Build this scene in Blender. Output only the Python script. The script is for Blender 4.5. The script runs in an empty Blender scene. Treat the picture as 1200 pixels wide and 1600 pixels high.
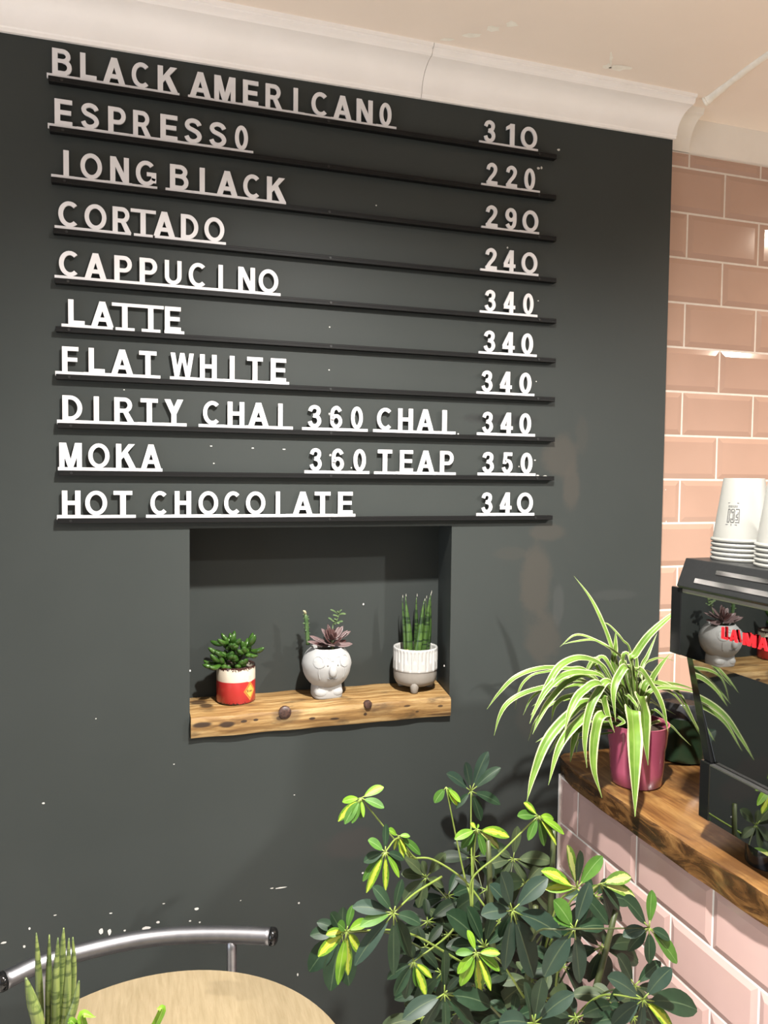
import bpy, bmesh, math, random
from mathutils import Vector, Matrix
random.seed(7)
PI = math.pi
SC = bpy.context.scene
COL = SC.collection

# ------------------------------------------------------------------ camera
CAM = Vector((0.21940386, -1.49702041, 1.56469767))
RV = Vector((0.95264379, -0.30388777, 0.01104647))
UV_ = Vector((0.00373952, 0.04803116, 0.99883884))
FV = Vector((0.30406549, 0.95149631, -0.04689298))
FPX = 1200.0
cd = bpy.data.cameras.new('camera')
cam = bpy.data.objects.new('camera', cd)
COL.objects.link(cam)
cd.sensor_fit = 'VERTICAL'
cd.sensor_height = 36.0
cd.lens = 36.0 * FPX / 1600.0
cd.clip_start = 0.02
m = Matrix.Identity(4)
for i in range(3):
    m[i][0] = RV[i]; m[i][1] = UV_[i]; m[i][2] = -FV[i]; m[i][3] = CAM[i]
cam.matrix_world = m
SC.camera = cam

# ------------------------------------------------------------------ light
SC.view_settings.view_transform = 'Standard'
SC.view_settings.look = 'None'
SC.view_settings.gamma = 1.0
SC.view_settings.exposure = 1.1
SC.view_settings.use_curve_mapping = False
w = bpy.data.worlds.new('world'); SC.world = w
w.use_nodes = True
bg = w.node_tree.nodes['Background']
bg.inputs[0].default_value = (1.0, 0.98, 0.95, 1)
bg.inputs[1].default_value = 0.16
def spot(name, loc, power, size, blend=1.0, col=(1.0, 0.97, 0.925), rad=0.03):
    l = bpy.data.lights.new(name, 'SPOT')
    l.energy = power; l.spot_size = math.radians(size); l.spot_blend = blend
    l.color = col; l.shadow_soft_size = rad
    o = bpy.data.objects.new(name, l); COL.objects.link(o)
    o.location = loc
    return o
spot('ceiling_or_fill_spot', (0.60, -0.88, 2.385), 172, 150)
spot('ceiling_or_fill_spot', (2.15, -1.50, 2.385), 198, 166, 0.8)
spot('ceiling_or_fill_spot', (2.25, -0.55, 2.385), 10, 170, 0.5, (1.0, 0.86, 0.70))  # added warm fill over the machine to brighten the pink tiles
spot('ceiling_or_fill_spot', (0.9, -2.7, 2.385), 100, 140)  # added fill behind the camera; its floor bounce brightens the ceiling
spot('ceiling_or_fill_spot', (2.6, -3.0, 2.385), 110, 140)  # second added fill lamp, likewise for bounce light

wl = bpy.data.lights.new('side_window_daylight', 'AREA')
wl.shape = 'RECTANGLE'; wl.size = 1.3; wl.size_y = 1.5; wl.energy = 17; wl.color = (0.80, 0.88, 1.0)
wo = bpy.data.objects.new('side_window_daylight', wl); COL.objects.link(wo)
wo.location = (-2.15, -1.35, 1.25); wo.rotation_euler = (PI / 2, 0, -PI / 2)

# ------------------------------------------------------------------ pixel helpers
def ray(u, v):
    return FV + RV * ((u - 600) / FPX) - UV_ * ((v - 800) / FPX)
def at(u, v, y):
    d = ray(u, v); t = (y - CAM.y) / d.y
    return CAM + d * t
def on(u, v, axis, val):
    d = ray(u, v); t = (val - CAM[axis]) / d[axis]
    return CAM + d * t

# ------------------------------------------------------------------ materials
class NT:
    def __init__(s, name):
        s.m = bpy.data.materials.new(name); s.m.use_nodes = True
        s.t = s.m.node_tree
        s.b = s.t.nodes['Principled BSDF']
        s.pos = None
    def n(s, typ, **kw):
        nd = s.t.nodes.new(typ)
        for k, v in kw.items(): setattr(nd, k, v)
        return nd
    def l(s, a, b): s.t.links.new(a, b)
    def set(s, **kw):
        for k, v in kw.items():
            k = k.replace('_', ' ')
            s.b.inputs[k].default_value = v
        return s
    def coord(s):
        if not s.pos: s.pos = s.n('ShaderNodeNewGeometry').outputs['Position']
        return s.pos
    def math(s, op, a, b=None, clamp=False):
        nd = s.n('ShaderNodeMath', operation=op, use_clamp=clamp)
        for i, x in enumerate((a, b)):
            if x is None: continue
            if isinstance(x, (int, float)): nd.inputs[i].default_value = x
            else: s.l(x, nd.inputs[i])
        return nd.outputs[0]
    def vscale(s, vec, sc, off=(0, 0, 0)):
        nd = s.n('ShaderNodeMapping')
        s.l(vec, nd.inputs[0]); nd.inputs['Scale'].default_value = sc
        nd.inputs['Location'].default_value = off
        return nd.outputs[0]
    def noise(s, vec, scale, detail=3, rough=0.5, dist=0.0):
        nd = s.n('ShaderNodeTexNoise')
        s.l(vec, nd.inputs['Vector'])
        nd.inputs['Scale'].default_value = scale; nd.inputs['Detail'].default_value = detail
        nd.inputs['Roughness'].default_value = rough; nd.inputs['Distortion'].default_value = dist
        return nd.outputs['Fac']
    def ramp(s, fac, stops):
        nd = s.n('ShaderNodeValToRGB'); s.l(fac, nd.inputs[0])
        e = nd.color_ramp.elements
        while len(e) < len(stops): e.new(0.5)
        for i, (p, c) in enumerate(stops):
            e[i].position = p
            e[i].color = (*c, 1) if len(c) == 3 else c
        return nd.outputs[0]
    def mix(s, fac, a, b):
        nd = s.n('ShaderNodeMix', data_type='RGBA')
        for i, x in ((0, fac), (6, a), (7, b)):
            if isinstance(x, (int, float)): nd.inputs[i].default_value = x
            elif isinstance(x, tuple): nd.inputs[i].default_value = (*x, 1)
            else: s.l(x, nd.inputs[i])
        return nd.outputs[2]
    def smooth(s, val, lo, hi, a=0.0, b=1.0):
        nd = s.n('ShaderNodeMapRange', interpolation_type='SMOOTHSTEP')
        s.l(val, nd.inputs[0])
        for i, x in enumerate((lo, hi, a, b)): nd.inputs[i + 1].default_value = x
        return nd.outputs[0]
    def ell(s, vec, c, r, lo=0.7, hi=1.0, wob=None, amt=0.0):
        """1 inside the ellipsoid c, r fading to 0"""
        sc = tuple(1.0 / x for x in r)
        nd = s.n('ShaderNodeVectorMath', operation='SUBTRACT')
        s.l(vec, nd.inputs[0]); nd.inputs[1].default_value = c
        nd2 = s.n('ShaderNodeVectorMath', operation='MULTIPLY')
        s.l(nd.outputs[0], nd2.inputs[0]); nd2.inputs[1].default_value = sc
        nd3 = s.n('ShaderNodeVectorMath', operation='LENGTH')
        s.l(nd2.outputs[0], nd3.inputs[0])
        d = nd3.outputs['Value']
        if wob is not None:
            d = s.math('ADD', d, s.math('MULTIPLY', s.math('SUBTRACT', wob, 0.5), amt))
        return s.smooth(d, lo, hi, 1.0, 0.0)
    def base(s, col): s.l(col, s.b.inputs['Base Color']); return s
    def bump(s, h, strength=0.2, dist=0.002):
        nd = s.n('ShaderNodeBump'); s.l(h, nd.inputs['Height'])
        nd.inputs['Strength'].default_value = strength; nd.inputs['Distance'].default_value = dist
        s.l(nd.outputs[0], s.b.inputs['Normal']); return s
    def sep(s, vec):
        nd = s.n('ShaderNodeSeparateXYZ'); s.l(vec, nd.inputs[0]); return nd.outputs

def plain(name, col, rough=0.5, metal=0.0, **kw):
    t = NT(name); t.set(Base_Color=(*col, 1), Roughness=rough, Metallic=metal, **kw)
    return t.m

def noisy(name, c1, c2, scale=30, rough=0.5, stretch=(1, 1, 1), bump=0.0, lo=0.35, hi=0.65, metal=0.0, **kw):
    t = NT(name); t.set(Roughness=rough, Metallic=metal, **kw)
    v = t.vscale(t.coord(), stretch)
    f = t.noise(v, scale, 4, 0.55)
    t.base(t.ramp(f, [(lo, c1), (hi, c2)]))
    if bump: t.bump(f, bump, 0.001)
    return t.m

M = {}
# dark grey painted wall with patches and scuffs
t = NT('grey wall paint'); p = t.coord()
n1 = t.noise(p, 3.0, 4, 0.6); n2 = t.noise(p, 14, 4, 0.65); n3 = t.noise(p, 120, 2)
base = t.ramp(n1, [(0.3, (0.029, 0.0335, 0.0312)), (0.7, (0.033, 0.0375, 0.0352))])
def patch(u, v, ru, rv, col, amt, base, lo=0.55, hi=1.0, wob=1.3):
    c = at(u, v, 0.0); s_ = (c - CAM).dot(FV) / FPX
    k = t.ell(p, tuple(c), (ru * s_ * 1.08, 0.05, rv * s_), lo, hi, n2, wob)
    return t.mix(t.math('MULTIPLY', k, amt), base, col)
BR = (0.049, 0.045, 0.038)
for (u, v, ru, rv, a) in ((878, 715, 34, 40, .7), (893, 760, 16, 45, .7), (855, 832, 38, 16, .6), (838, 910, 30, 75, .75),
                          (848, 1000, 34, 50, .65), (800, 865, 30, 12, .3), (830, 1110, 26, 60, .3), (910, 680, 14, 40, .3)):
    base = patch(u, v, ru, rv, BR, a, base)
base = patch(545, 1320, 55, 30, (0.042, 0.038, 0.036), 0.6, base)
base = patch(780, 655, 70, 10, (0.018, 0.018, 0.018), 0.55, base)
base = patch(872, 945, 10, 40, (0.052, 0.054, 0.052), 0.4, base)
base = patch(960, 930, 50, 10, (0.05, 0.052, 0.05), 0.35, base)
t.base(base); t.set(Roughness=0.55, Specular_IOR_Level=0.22)
t.bump(n3, 0.12, 0.0006); M['grey'] = t.m

M['chip'] = plain('bare plaster chip', (0.50, 0.485, 0.455), 0.8)
t = NT('cream ceiling paint'); p = t.coord(); n1 = t.noise(p, 5, 4, 0.6); n2 = t.noise(p, 45, 3)
t.base(t.ramp(n1, [(0.3, (0.87, 0.76, 0.66)), (0.7, (0.90, 0.79, 0.69))])); t.set(Roughness=0.6)
t.bump(n2, 0.1, 0.001); M['ceil'] = t.m
M['cornice'] = noisy('white gloss cornice paint', (0.86, 0.82, 0.785), (0.90, 0.86, 0.83), 9, 0.4, bump=0.05)
M['filler'] = noisy('rough bright filler', (0.88, 0.84, 0.74), (0.97, 0.93, 0.84), 60, 0.6, bump=0.4)
M['plaster'] = noisy('white wall plaster', (0.76, 0.71, 0.64), (0.81, 0.76, 0.69), 8, 0.6, bump=0.1)
t = NT('pink glazed tile'); p = t.coord(); n1 = t.noise(p, 6, 3); n2 = t.noise(p, 25, 2)
t.base(t.ramp(n1, [(0.3, (0.385, 0.245, 0.182)), (0.7, (0.42, 0.27, 0.203))])); t.set(Roughness=0.12, Coat_Weight=0.3)
t.bump(n2, 0.06, 0.001); M['tile'] = t.m
M['grout'] = noisy('pale grout', (0.60, 0.53, 0.46), (0.66, 0.59, 0.52), 60, 0.8)
t = NT('counter pink glazed tile'); p = t.coord(); n1 = t.noise(p, 6, 3); n2 = t.noise(p, 25, 2)
t.base(t.ramp(n1, [(0.3, (0.55, 0.37, 0.335)), (0.7, (0.60, 0.41, 0.375))])); t.set(Roughness=0.14, Coat_Weight=0.3)
t.bump(n2, 0.06, 0.001); M['ctile'] = t.m
M['cgrout'] = noisy('white grout', (0.82, 0.78, 0.74), (0.9, 0.86, 0.82), 60, 0.8)
M['floor'] = noisy('pale floor boards', (0.70, 0.64, 0.56), (0.76, 0.70, 0.62), 8, 0.4, (1, 8, 1))
M['rail'] = plain('black rail plastic', (0.0045, 0.0045, 0.0045), 0.5, Specular_IOR_Level=0.2)
M['screw'] = plain('black screw', (0.004, 0.004, 0.004), 0.5)
M['letter'] = noisy('white letter plastic', (0.63, 0.615, 0.62), (0.67, 0.655, 0.66), 40, 0.4)

# reclaimed plank shelf
t = NT('reclaimed pine'); p = t.coord()
g = t.noise(t.vscale(p, (2.2, 30, 30)), 3.0, 6, 0.6, 0.6)
g2 = t.noise(t.vscale(p, (6, 90, 110)), 4.0, 4, 0.6, 0.3)
g3 = t.noise(t.vscale(p, (5, 12, 14)), 3.2, 4, 0.6)
c = t.ramp(g, [(0.30, (0.085, 0.040, 0.011)), (0.47, (0.22, 0.125, 0.042)), (0.64, (0.36, 0.245, 0.108))])
c = t.mix(t.smooth(g2, 0.50, 0.68, 0, 0.6), c, (0.13, 0.065, 0.022))
c = t.mix(t.smooth(g3, 0.54, 0.74, 0, 0.8), c, (0.06, 0.036, 0.016))
for (u, v, ru, rv, a) in ((315, 1133, 17, 5, 1), (355, 1132, 13, 5, 1), (381, 1127, 5, 2.4, 1), (400, 1125, 4, 2.2, 1), (437, 1122, 6, 4, .9),
                          (448, 1118, 26, 15, .5), (488, 1123, 6, 2.5, 1), (523, 1123, 9, 2.2, 1), (571, 1116, 3.5, 3, 1), (590, 1108, 34, 12, .35),
                          (636, 1103, 7, 2, .9), (688, 1103, 5, 2.2, .9), (652, 1112, 4, 1.8, .9), (310, 1098, 16, 3, .9), (322, 1103, 12, 2.5, .9),
                          (700, 1115, 40, 3, .6)):
    cc = at(u, v, -0.012) if v > 1106 or u > 560 else on(u, v, 2, 1.0995)
    s_ = 1.6 / FPX
    k = t.ell(p, tuple(cc), (ru * s_, 0.02, rv * s_), 0.6, 1.05, g3, 0.8)
    c = t.mix(t.math('MULTIPLY', k, a), c, (0.028, 0.014, 0.006))
t.base(c); t.set(Roughness=0.5); t.bump(g2, 0.25, 0.0015); M['shelf'] = t.m

# varnished live-edge worktop
t = NT('varnished live edge wood'); p = t.coord()
g = t.noise(t.vscale(p, (22, 2.6, 22)), 2.4, 6, 0.6, 1.2)
g2 = t.noise(t.vscale(p, (60, 5, 60)), 3.0, 4, 0.6, 0.5)
g3 = t.noise(p, 9, 4, 0.6)
c = t.ramp(g, [(0.28, (0.060, 0.022, 0.006)), (0.45, (0.17, 0.078, 0.022)), (0.60, (0.27, 0.145, 0.045)), (0.78, (0.40, 0.245, 0.090))])
c = t.mix(t.smooth(g2, 0.52, 0.75, 0, 0.6), c, (0.10, 0.045, 0.014))
c = t.mix(t.smooth(g3, 0.50, 0.66, 0, 0.72), c, (0.055, 0.024, 0.008))
g4 = t.noise(t.vscale(p, (5, 1.6, 5)), 1.6, 3, 0.5, 0.4)
c = t.mix(t.smooth(g4, 0.42, 0.60, 0, 0.55), c, (0.075, 0.032, 0.010))
t.base(c); t.set(Roughness=0.34, Coat_Weight=0.25, Coat_Roughness=0.15); t.bump(g2, 0.08, 0.001); M['worktop'] = t.m
t = NT('varnished bark edge'); p = t.coord()
g = t.noise(t.vscale(p, (7, 4.0, 16)), 2.6, 6, 0.6, 1.6)
c = t.ramp(g, [(0.30, (0.014, 0.006, 0.003)), (0.47, (0.055, 0.024, 0.008)), (0.60, (0.13, 0.062, 0.020)), (0.75, (0.24, 0.13, 0.045))])
t.base(c); t.set(Roughness=0.25, Coat_Weight=0.5, Coat_Roughness=0.1); t.bump(g, 0.15, 0.002); M['bark'] = t.m

# oak laminate table
t = NT('pale oak laminate'); p = t.coord()
g = t.noise(t.vscale(p, (46, 5, 10)), 4.0, 5, 0.6, 0.4); g2 = t.noise(t.vscale(p, (160, 14, 10)), 3, 3, 0.6)
c = t.ramp(g, [(0.3, (0.20, 0.155, 0.088)), (0.7, (0.26, 0.205, 0.125))])
c = t.mix(t.smooth(g2, 0.5, 0.75, 0, 0.35), c, (0.185, 0.13, 0.07))
t.base(c); t.set(Roughness=0.38); M['oak'] = t.m

M['steel'] = noisy('satin steel tube', (0.25, 0.25, 0.265), (0.29, 0.29, 0.305), 60, 0.40, metal=1.0)
M['blackplastic'] = plain('gloss black plastic', (0.006, 0.006, 0.006), 0.12)
M['blackmetal'] = noisy('black powder coat', (0.009, 0.0095, 0.0095), (0.012, 0.0125, 0.0125), 200, 0.4)
M['seatpad'] = noisy('black seat pad', (0.012, 0.012, 0.012), (0.02, 0.02, 0.02), 80, 0.6)
M['mirror'] = plain('dark tinted mirror', (0.40, 0.405, 0.40), 0.015, 1.0)
M['mirror2'] = plain('smoked mirror', (0.36, 0.365, 0.36), 0.03, 1.0)
M['chrome'] = plain('polished steel', (0.85, 0.83, 0.80), 0.12, 1.0)
M['red'] = plain('red enamel lettering', (0.55, 0.012, 0.018), 0.3)
M['paper'] = noisy('white paper cup', (0.195, 0.192, 0.172), (0.21, 0.207, 0.187), 20, 0.5)
M['print'] = plain('grey cup print', (0.045, 0.045, 0.044), 0.6)
M['pinkpot'] = noisy('pink glazed pot', (0.32, 0.066, 0.115), (0.36, 0.078, 0.13), 12, 0.12, Coat_Weight=0.4)
M['greenpot'] = noisy('dark green glazed pot', (0.014, 0.030, 0.014), (0.02, 0.040, 0.02), 12, 0.25)
M['soil'] = noisy('dark potting soil', (0.012, 0.007, 0.004), (0.05, 0.028, 0.015), 160, 0.9, bump=0.8)
M['koala'] = noisy('matt white ceramic', (0.29, 0.29, 0.282), (0.32, 0.32, 0.312), 14, 0.55)
M['koalaline'] = noisy('shaded relief line', (0.13, 0.125, 0.118), (0.16, 0.155, 0.148), 14, 0.6)
M['ribwhite'] = noisy('white glazed ribs', (0.40, 0.395, 0.375), (0.44, 0.435, 0.415), 14, 0.25)
M['beige'] = noisy('beige stoneware', (0.20, 0.182, 0.157), (0.23, 0.21, 0.183), 40, 0.7)
M['moss'] = plain('pale moss', (0.55, 0.50, 0.20), 0.8)
M['terracotta'] = noisy('grey planter', (0.16, 0.15, 0.14), (0.2, 0.19, 0.18), 20, 0.6)
# red enamel pot with worn cream band
t = NT('worn red and cream enamel'); p = t.coord(); z = t.sep(p)[2]
n1 = t.noise(p, 260, 3, 0.6); n2 = t.noise(p, 60, 3)
RZ = 1.099
zz = t.math('SUBTRACT', z, RZ)
c = t.mix(t.smooth(zz, 0.0465, 0.0475), (0.38, 0.022, 0.022), (0.52, 0.46, 0.37))
c = t.mix(t.smooth(zz, 0.0450, 0.0460), t.mix(0.0, (0.38, 0.022, 0.022), (0.38, 0.022, 0.022)), c)
edge = t.math('ADD', zz, t.math('MULTIPLY', t.math('SUBTRACT', n1, 0.5), 0.020))
c = t.mix(t.smooth(edge, 0.0705, 0.0715), c, (0.03, 0.008, 0.006))
edge2 = t.math('ADD', zz, t.math('MULTIPLY', t.math('SUBTRACT', n1, 0.5), 0.026))
c = t.mix(t.smooth(edge2, 0.0035, 0.0050, 1.0, 0.0), c, (0.035, 0.008, 0.007))
t.base(c); t.set(Roughness=0.3, Coat_Weight=0.3); M['redpot'] = t.m
M['lab_or'] = plain('orange label', (0.55, 0.15, 0.03), 0.4)
M['lab_ye'] = plain('yellow label', (0.55, 0.33, 0.06), 0.4)
M['lab_dk'] = plain('brown label ink', (0.10, 0.05, 0.02), 0.5)
M['cream'] = plain('cream sticker', (0.52, 0.47, 0.39), 0.4)

def leafmat(name, c1, c2, rough=0.35, edge=None, vary=None, rib=None, lo=0.4, hi=0.62, scale=26):
    """c1..c2 mottled green; edge: margin colour; vary: blotch colour down the middle; rib: pale midrib"""
    t = NT(name); p = t.coord()
    uv = t.n('ShaderNodeUVMap').outputs[0]
    s = t.sep(uv)
    a = t.math('ABSOLUTE', t.math('SUBTRACT', s[0], 0.5))          # 0 at midrib, .5 at margin
    f = t.noise(p, scale, 3)
    c = t.ramp(f, [(lo, c1), (hi, c2)])
    if vary:
        v = t.noise(t.vscale(p, (1, 1, 1)), 75, 3, 0.6)
        k = t.math('ADD', t.math('MULTIPLY', a, -2.4), t.math('MULTIPLY', v, 1.6))
        c = t.mix(t.smooth(k, 0.14, 0.26), c, vary)
    if edge:
        v = t.noise(t.vscale(uv, (2, 3, 1)), 3, 2)
        k = t.math('ADD', a, t.math('MULTIPLY', t.math('SUBTRACT', v, 0.5), 0.12))
        c = t.mix(t.smooth(k, 0.34, 0.41), c, edge)
    if rib:
        c = t.mix(t.smooth(a, 0.018, 0.04, 1, 0), c, rib)
    t.base(c); t.set(Roughness=rough + 0.12, Specular_IOR_Level=0.28)
    return t.m
M['lf_bright'] = leafmat('bright lime leaf', (0.0806, 0.1860, 0.0124), (0.1550, 0.2852, 0.0186), 0.38, vary=None, rib=(0.2604, 0.3472, 0.0868))
M['lf_lime'] = leafmat('variegated lime leaf', (0.0744, 0.1674, 0.0124), (0.1240, 0.2356, 0.0186), 0.38, vary=(0.3596, 0.4216, 0.0372), rib=(0.3410, 0.3844, 0.1240))
M['lf_pale'] = leafmat('pale variegated leaf', (0.0620, 0.1240, 0.0186), (0.0992, 0.1736, 0.0248), 0.38, vary=(0.3844, 0.4092, 0.1240), rib=(0.3410, 0.3720, 0.1860))
M['lf_mid'] = leafmat('mid green leaf', (0.0375, 0.1013, 0.0135), (0.0638, 0.1500, 0.0210), 0.4, rib=(0.1200, 0.2100, 0.0600))
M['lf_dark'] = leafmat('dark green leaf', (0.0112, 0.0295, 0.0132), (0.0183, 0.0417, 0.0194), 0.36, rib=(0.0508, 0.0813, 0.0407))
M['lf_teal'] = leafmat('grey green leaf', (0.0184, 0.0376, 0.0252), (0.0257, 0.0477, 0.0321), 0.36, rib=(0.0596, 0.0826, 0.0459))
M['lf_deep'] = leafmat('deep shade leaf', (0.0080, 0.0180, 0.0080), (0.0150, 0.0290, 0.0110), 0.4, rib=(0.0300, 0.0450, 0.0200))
M['lf_dull'] = leafmat('shadow-dulled leaf', (0.0390, 0.0585, 0.0260), (0.0553, 0.0780, 0.0338), 0.45, vary=None, rib=(0.0975, 0.1170, 0.0520))  # dull greyish green has the shadow on these leaves painted in
M['spider'] = leafmat('striped spider plant leaf', (0.0868, 0.1674, 0.0217), (0.1364, 0.2356, 0.0341), 0.3, edge=(0.4464, 0.4712, 0.2604), rib=(0.1736, 0.2480, 0.0620))
M['petiole'] = noisy('yellow green stalk', (0.1560, 0.2280, 0.0360), (0.2160, 0.2760, 0.0600), 30, 0.4)
M['stemdk'] = noisy('olive stem', (0.0360, 0.0510, 0.0150), (0.0600, 0.0720, 0.0240), 30, 0.5)
M['succ'] = noisy('glossy green succulent', (0.0159, 0.0478, 0.0073), (0.0387, 0.0910, 0.0137), 45, 0.2)
M['succtip'] = plain('pale leaf tip', (0.3300, 0.3000, 0.1800), 0.4)
M['maroon'] = noisy('maroon rosette leaf', (0.0433, 0.0173, 0.0163), (0.0790, 0.0398, 0.0367), 40, 0.35)
M['mauve'] = noisy('dusty mauve rosette leaf', (0.1116, 0.0744, 0.0744), (0.1414, 0.0967, 0.0930), 40, 0.4)
M['sprig'] = noisy('sage sprig leaf', (0.0600, 0.1080, 0.0390), (0.1140, 0.1680, 0.0660), 40, 0.4)
M['cactus'] = noisy('green cactus stem', (0.0292, 0.0650, 0.0195), (0.0715, 0.1235, 0.0390), 70, 0.4)
def sansmat(name, a, b, d):
    t = NT(name); p = t.coord()
    g = t.noise(t.vscale(p, (14, 14, 120)), 1.0, 3, 0.6, 0.3)
    f = t.noise(t.vscale(p, (260, 260, 12)), 1.0, 3)
    c = t.mix(t.smooth(f, 0.4, 0.6), a, b)
    c = t.mix(t.smooth(g, 0.50, 0.58, 0, 0.9), c, d)
    t.base(c); t.set(Roughness=0.35); return t.m
M['sans'] = sansmat('banded dark sansevieria', (0.0268, 0.0618, 0.0118), (0.0537, 0.1019, 0.0215), (0.0075, 0.0189, 0.0065))
M['sansl'] = sansmat('banded light sansevieria', (0.0930, 0.1302, 0.0341), (0.1612, 0.1984, 0.0558), (0.0465, 0.0713, 0.0186))
M['dry'] = plain('dry white tip', (0.4500, 0.4320, 0.3720), 0.6)

# ------------------------------------------------------------------ mesh builder
class MB:
    def __init__(s): s.v = []; s.f = []; s.mi = []; s.uv = {}
    def add(s, pts): i = len(s.v); s.v += [tuple(q) for q in pts]; return i
    def face(s, idx, mat=0, uv=None):
        s.f.append(tuple(idx)); s.mi.append(mat)
        if uv: s.uv[len(s.f) - 1] = uv
    def box(s, lo, hi, mat=0):
        x0, y0, z0 = lo; x1, y1, z1 = hi
        i = s.add([(x0, y0, z0), (x1, y0, z0), (x1, y1, z0), (x0, y1, z0), (x0, y0, z1), (x1, y0, z1), (x1, y1, z1), (x0, y1, z1)])
        for q in ((0, 3, 2, 1), (4, 5, 6, 7), (0, 1, 5, 4), (1, 2, 6, 5), (2, 3, 7, 6), (3, 0, 4, 7)): s.face([i + k for k in q], mat)
        return s
    def prism(s, poly, fn, d0, d1, mat=0):
        """poly: 2D outline; fn(x, y, d) -> 3D"""
        n = len(poly)
        i = s.add([fn(x, y, d0) for x, y in poly]); j = s.add([fn(x, y, d1) for x, y in poly])
        s.face([i + k for k in range(n)][::-1], mat); s.face([j + k for k in range(n)], mat)
        for k in range(n):
            k2 = (k + 1) % n; s.face((i + k, i + k2, j + k2, j + k), mat)
        return s
    def tube(s, pts, rad, n=10, mat=0, caps=True, round_tip=False, flat=None):
        pts = [Vector(q) for q in pts]
        if isinstance(rad, (int, float)): rad = [rad] * len(pts)
        prev = None; rings = []
        for k, q in enumerate(pts):
            a = pts[max(k - 1, 0)]; b = pts[min(k + 1, len(pts) - 1)]
            tn = (b - a).normalized()
            if prev is None:
                h = Vector((0, 0, 1)) if abs(tn.z) < 0.9 else Vector((1, 0, 0))
                nx = tn.cross(h).normalized()
            else:
                nx = (prev - tn * prev.dot(tn)).normalized()
            prev = nx; ny = tn.cross(nx)
            fy = 1.0 if flat is None else flat
            rings.append(s.add([q + nx * (rad[k] * math.cos(2 * PI * i / n)) + ny * (rad[k] * fy * math.sin(2 * PI * i / n)) for i in range(n)]))
        for a, b in zip(rings, rings[1:]):
            for i in range(n):
                i2 = (i + 1) % n; s.face((a + i, a + i2, b + i2, b + i), mat)
        if caps:
            s.face([rings[0] + i for i in range(n)][::-1], mat); s.face([rings[-1] + i for i in range(n)], mat)
        return s
    def lathe(s, prof, c, n=40, mat=0, rfn=None, capb=True, capt=False, sx=1.0, sy=1.0):
        """prof: (r, z[, mat])"""
        rings = []
        for q in prof:
            r, z = q[0], q[1]
            pts = []
            for i in range(n):
                a = 2 * PI * i / n
                rr = rfn(r, z, a) if rfn else r
                pts.append((c[0] + rr * sx * math.cos(a), c[1] + rr * sy * math.sin(a), c[2] + z))
            rings.append(s.add(pts))
        for k, (a, b) in enumerate(zip(rings, rings[1:])):
            mm = prof[k][2] if len(prof[k]) > 2 else mat
            for i in range(n):
                i2 = (i + 1) % n; s.face((a + i, a + i2, b + i2, b + i), mm)
        if capb: s.face([rings[0] + i for i in range(n)][::-1], mat)
        if capt: s.face([rings[-1] + i for i in range(n)], prof[-1][2] if len(prof[-1]) > 2 else mat)
        return s
    def ellipsoid(s, c, r, n=16, m_=10, mat=0, R=None):
        rings = []
        c = Vector(c)
        for k in range(1, m_):
            th = PI * k / m_
            ring = []
            for i in range(n):
                a = 2 * PI * i / n
                q = Vector((r[0] * math.sin(th) * math.cos(a), r[1] * math.sin(th) * math.sin(a), r[2] * math.cos(th)))
                if R is not None: q = R @ q
                ring.append(c + q)
            rings.append(s.add(ring))
        tq = Vector((0, 0, r[2])); 
        if R is not None: tq = R @ tq
        t0 = s.add([c + tq]); b0 = s.add([c - tq])
        for a, b in zip(rings, rings[1:]):
            for i in range(n):
                i2 = (i + 1) % n; s.face((a + i, b + i, b + i2, a + i2), mat)
        for i in range(n):
            i2 = (i + 1) % n
            s.face((t0, rings[0] + i, rings[0] + i2), mat); s.face((b0, rings[-1] + i2, rings[-1] + i), mat)
        return s
    def ribbon(s, pts, wf, nrm, nw=4, fold=0.25, mat=0, thick=0.0):
        """leaf blade along pts; wf(t) full width; nrm: hint of the upper side; fold: V depth"""
        pts = [Vector(q) for q in pts]; n = len(pts); rows = []
        nrm = Vector(nrm)
        for k, q in enumerate(pts):
            a = pts[max(k - 1, 0)]; b = pts[min(k + 1, n - 1)]
            tn = (b - a).normalized()
            nn = nrm - tn * nrm.dot(tn)
            if nn.length < 1e-4: nn = Vector((0.3, -0.7, 0.4)).cross(tn)
            nn.normalize()
            wd = tn.cross(nn)
            t_ = k / (n - 1); W = wf(t_)
            row = []
            for i in range(nw + 1):
                x = i / nw - 0.5
                row.append(q + wd * (W * x) + nn * (abs(x) * W * fold - W * fold * 0.1))
            rows.append((s.add(row), t_))
        for (a, ta), (b, tb) in zip(rows, rows[1:]):
            for i in range(nw):
                s.face((a + i, a + i + 1, b + i + 1, b + i), mat,
                       uv=((i / nw, ta), ((i + 1) / nw, ta), ((i + 1) / nw, tb), (i / nw, tb)))
        return s
    def build(s, name, mats, parent=None, smooth=False, bevel=0.0, seg=2, solid=0.0, sub=0, auto=None):
        off = Vector((0, 0, 0))
        if parent is not None:
            q = parent
            while q is not None: off += Vector(q.location); q = q.parent
        me = bpy.data.meshes.new(name)
        me.from_pydata([tuple(Vector(v) - off) for v in s.v], [], s.f)
        if not isinstance(mats, (list, tuple)): mats = [mats]
        for mm in mats: me.materials.append(mm)
        for pl, k in zip(me.polygons, s.mi): pl.material_index = min(k, len(mats) - 1)
        if s.uv:
            ul = me.uv_layers.new(name='UVMap')
            for fi, uvs in s.uv.items():
                for li, uvv in zip(me.polygons[fi].loop_indices, uvs): ul.data[li].uv = uvv
        if smooth: me.shade_smooth()
        if auto is not None:
            me.shade_smooth()
            try: me.set_sharp_from_angle(angle=math.radians(auto))
            except Exception: pass
        me.update()
        o = bpy.data.objects.new(name, me); COL.objects.link(o)
        if parent is not None: o.parent = parent
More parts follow.
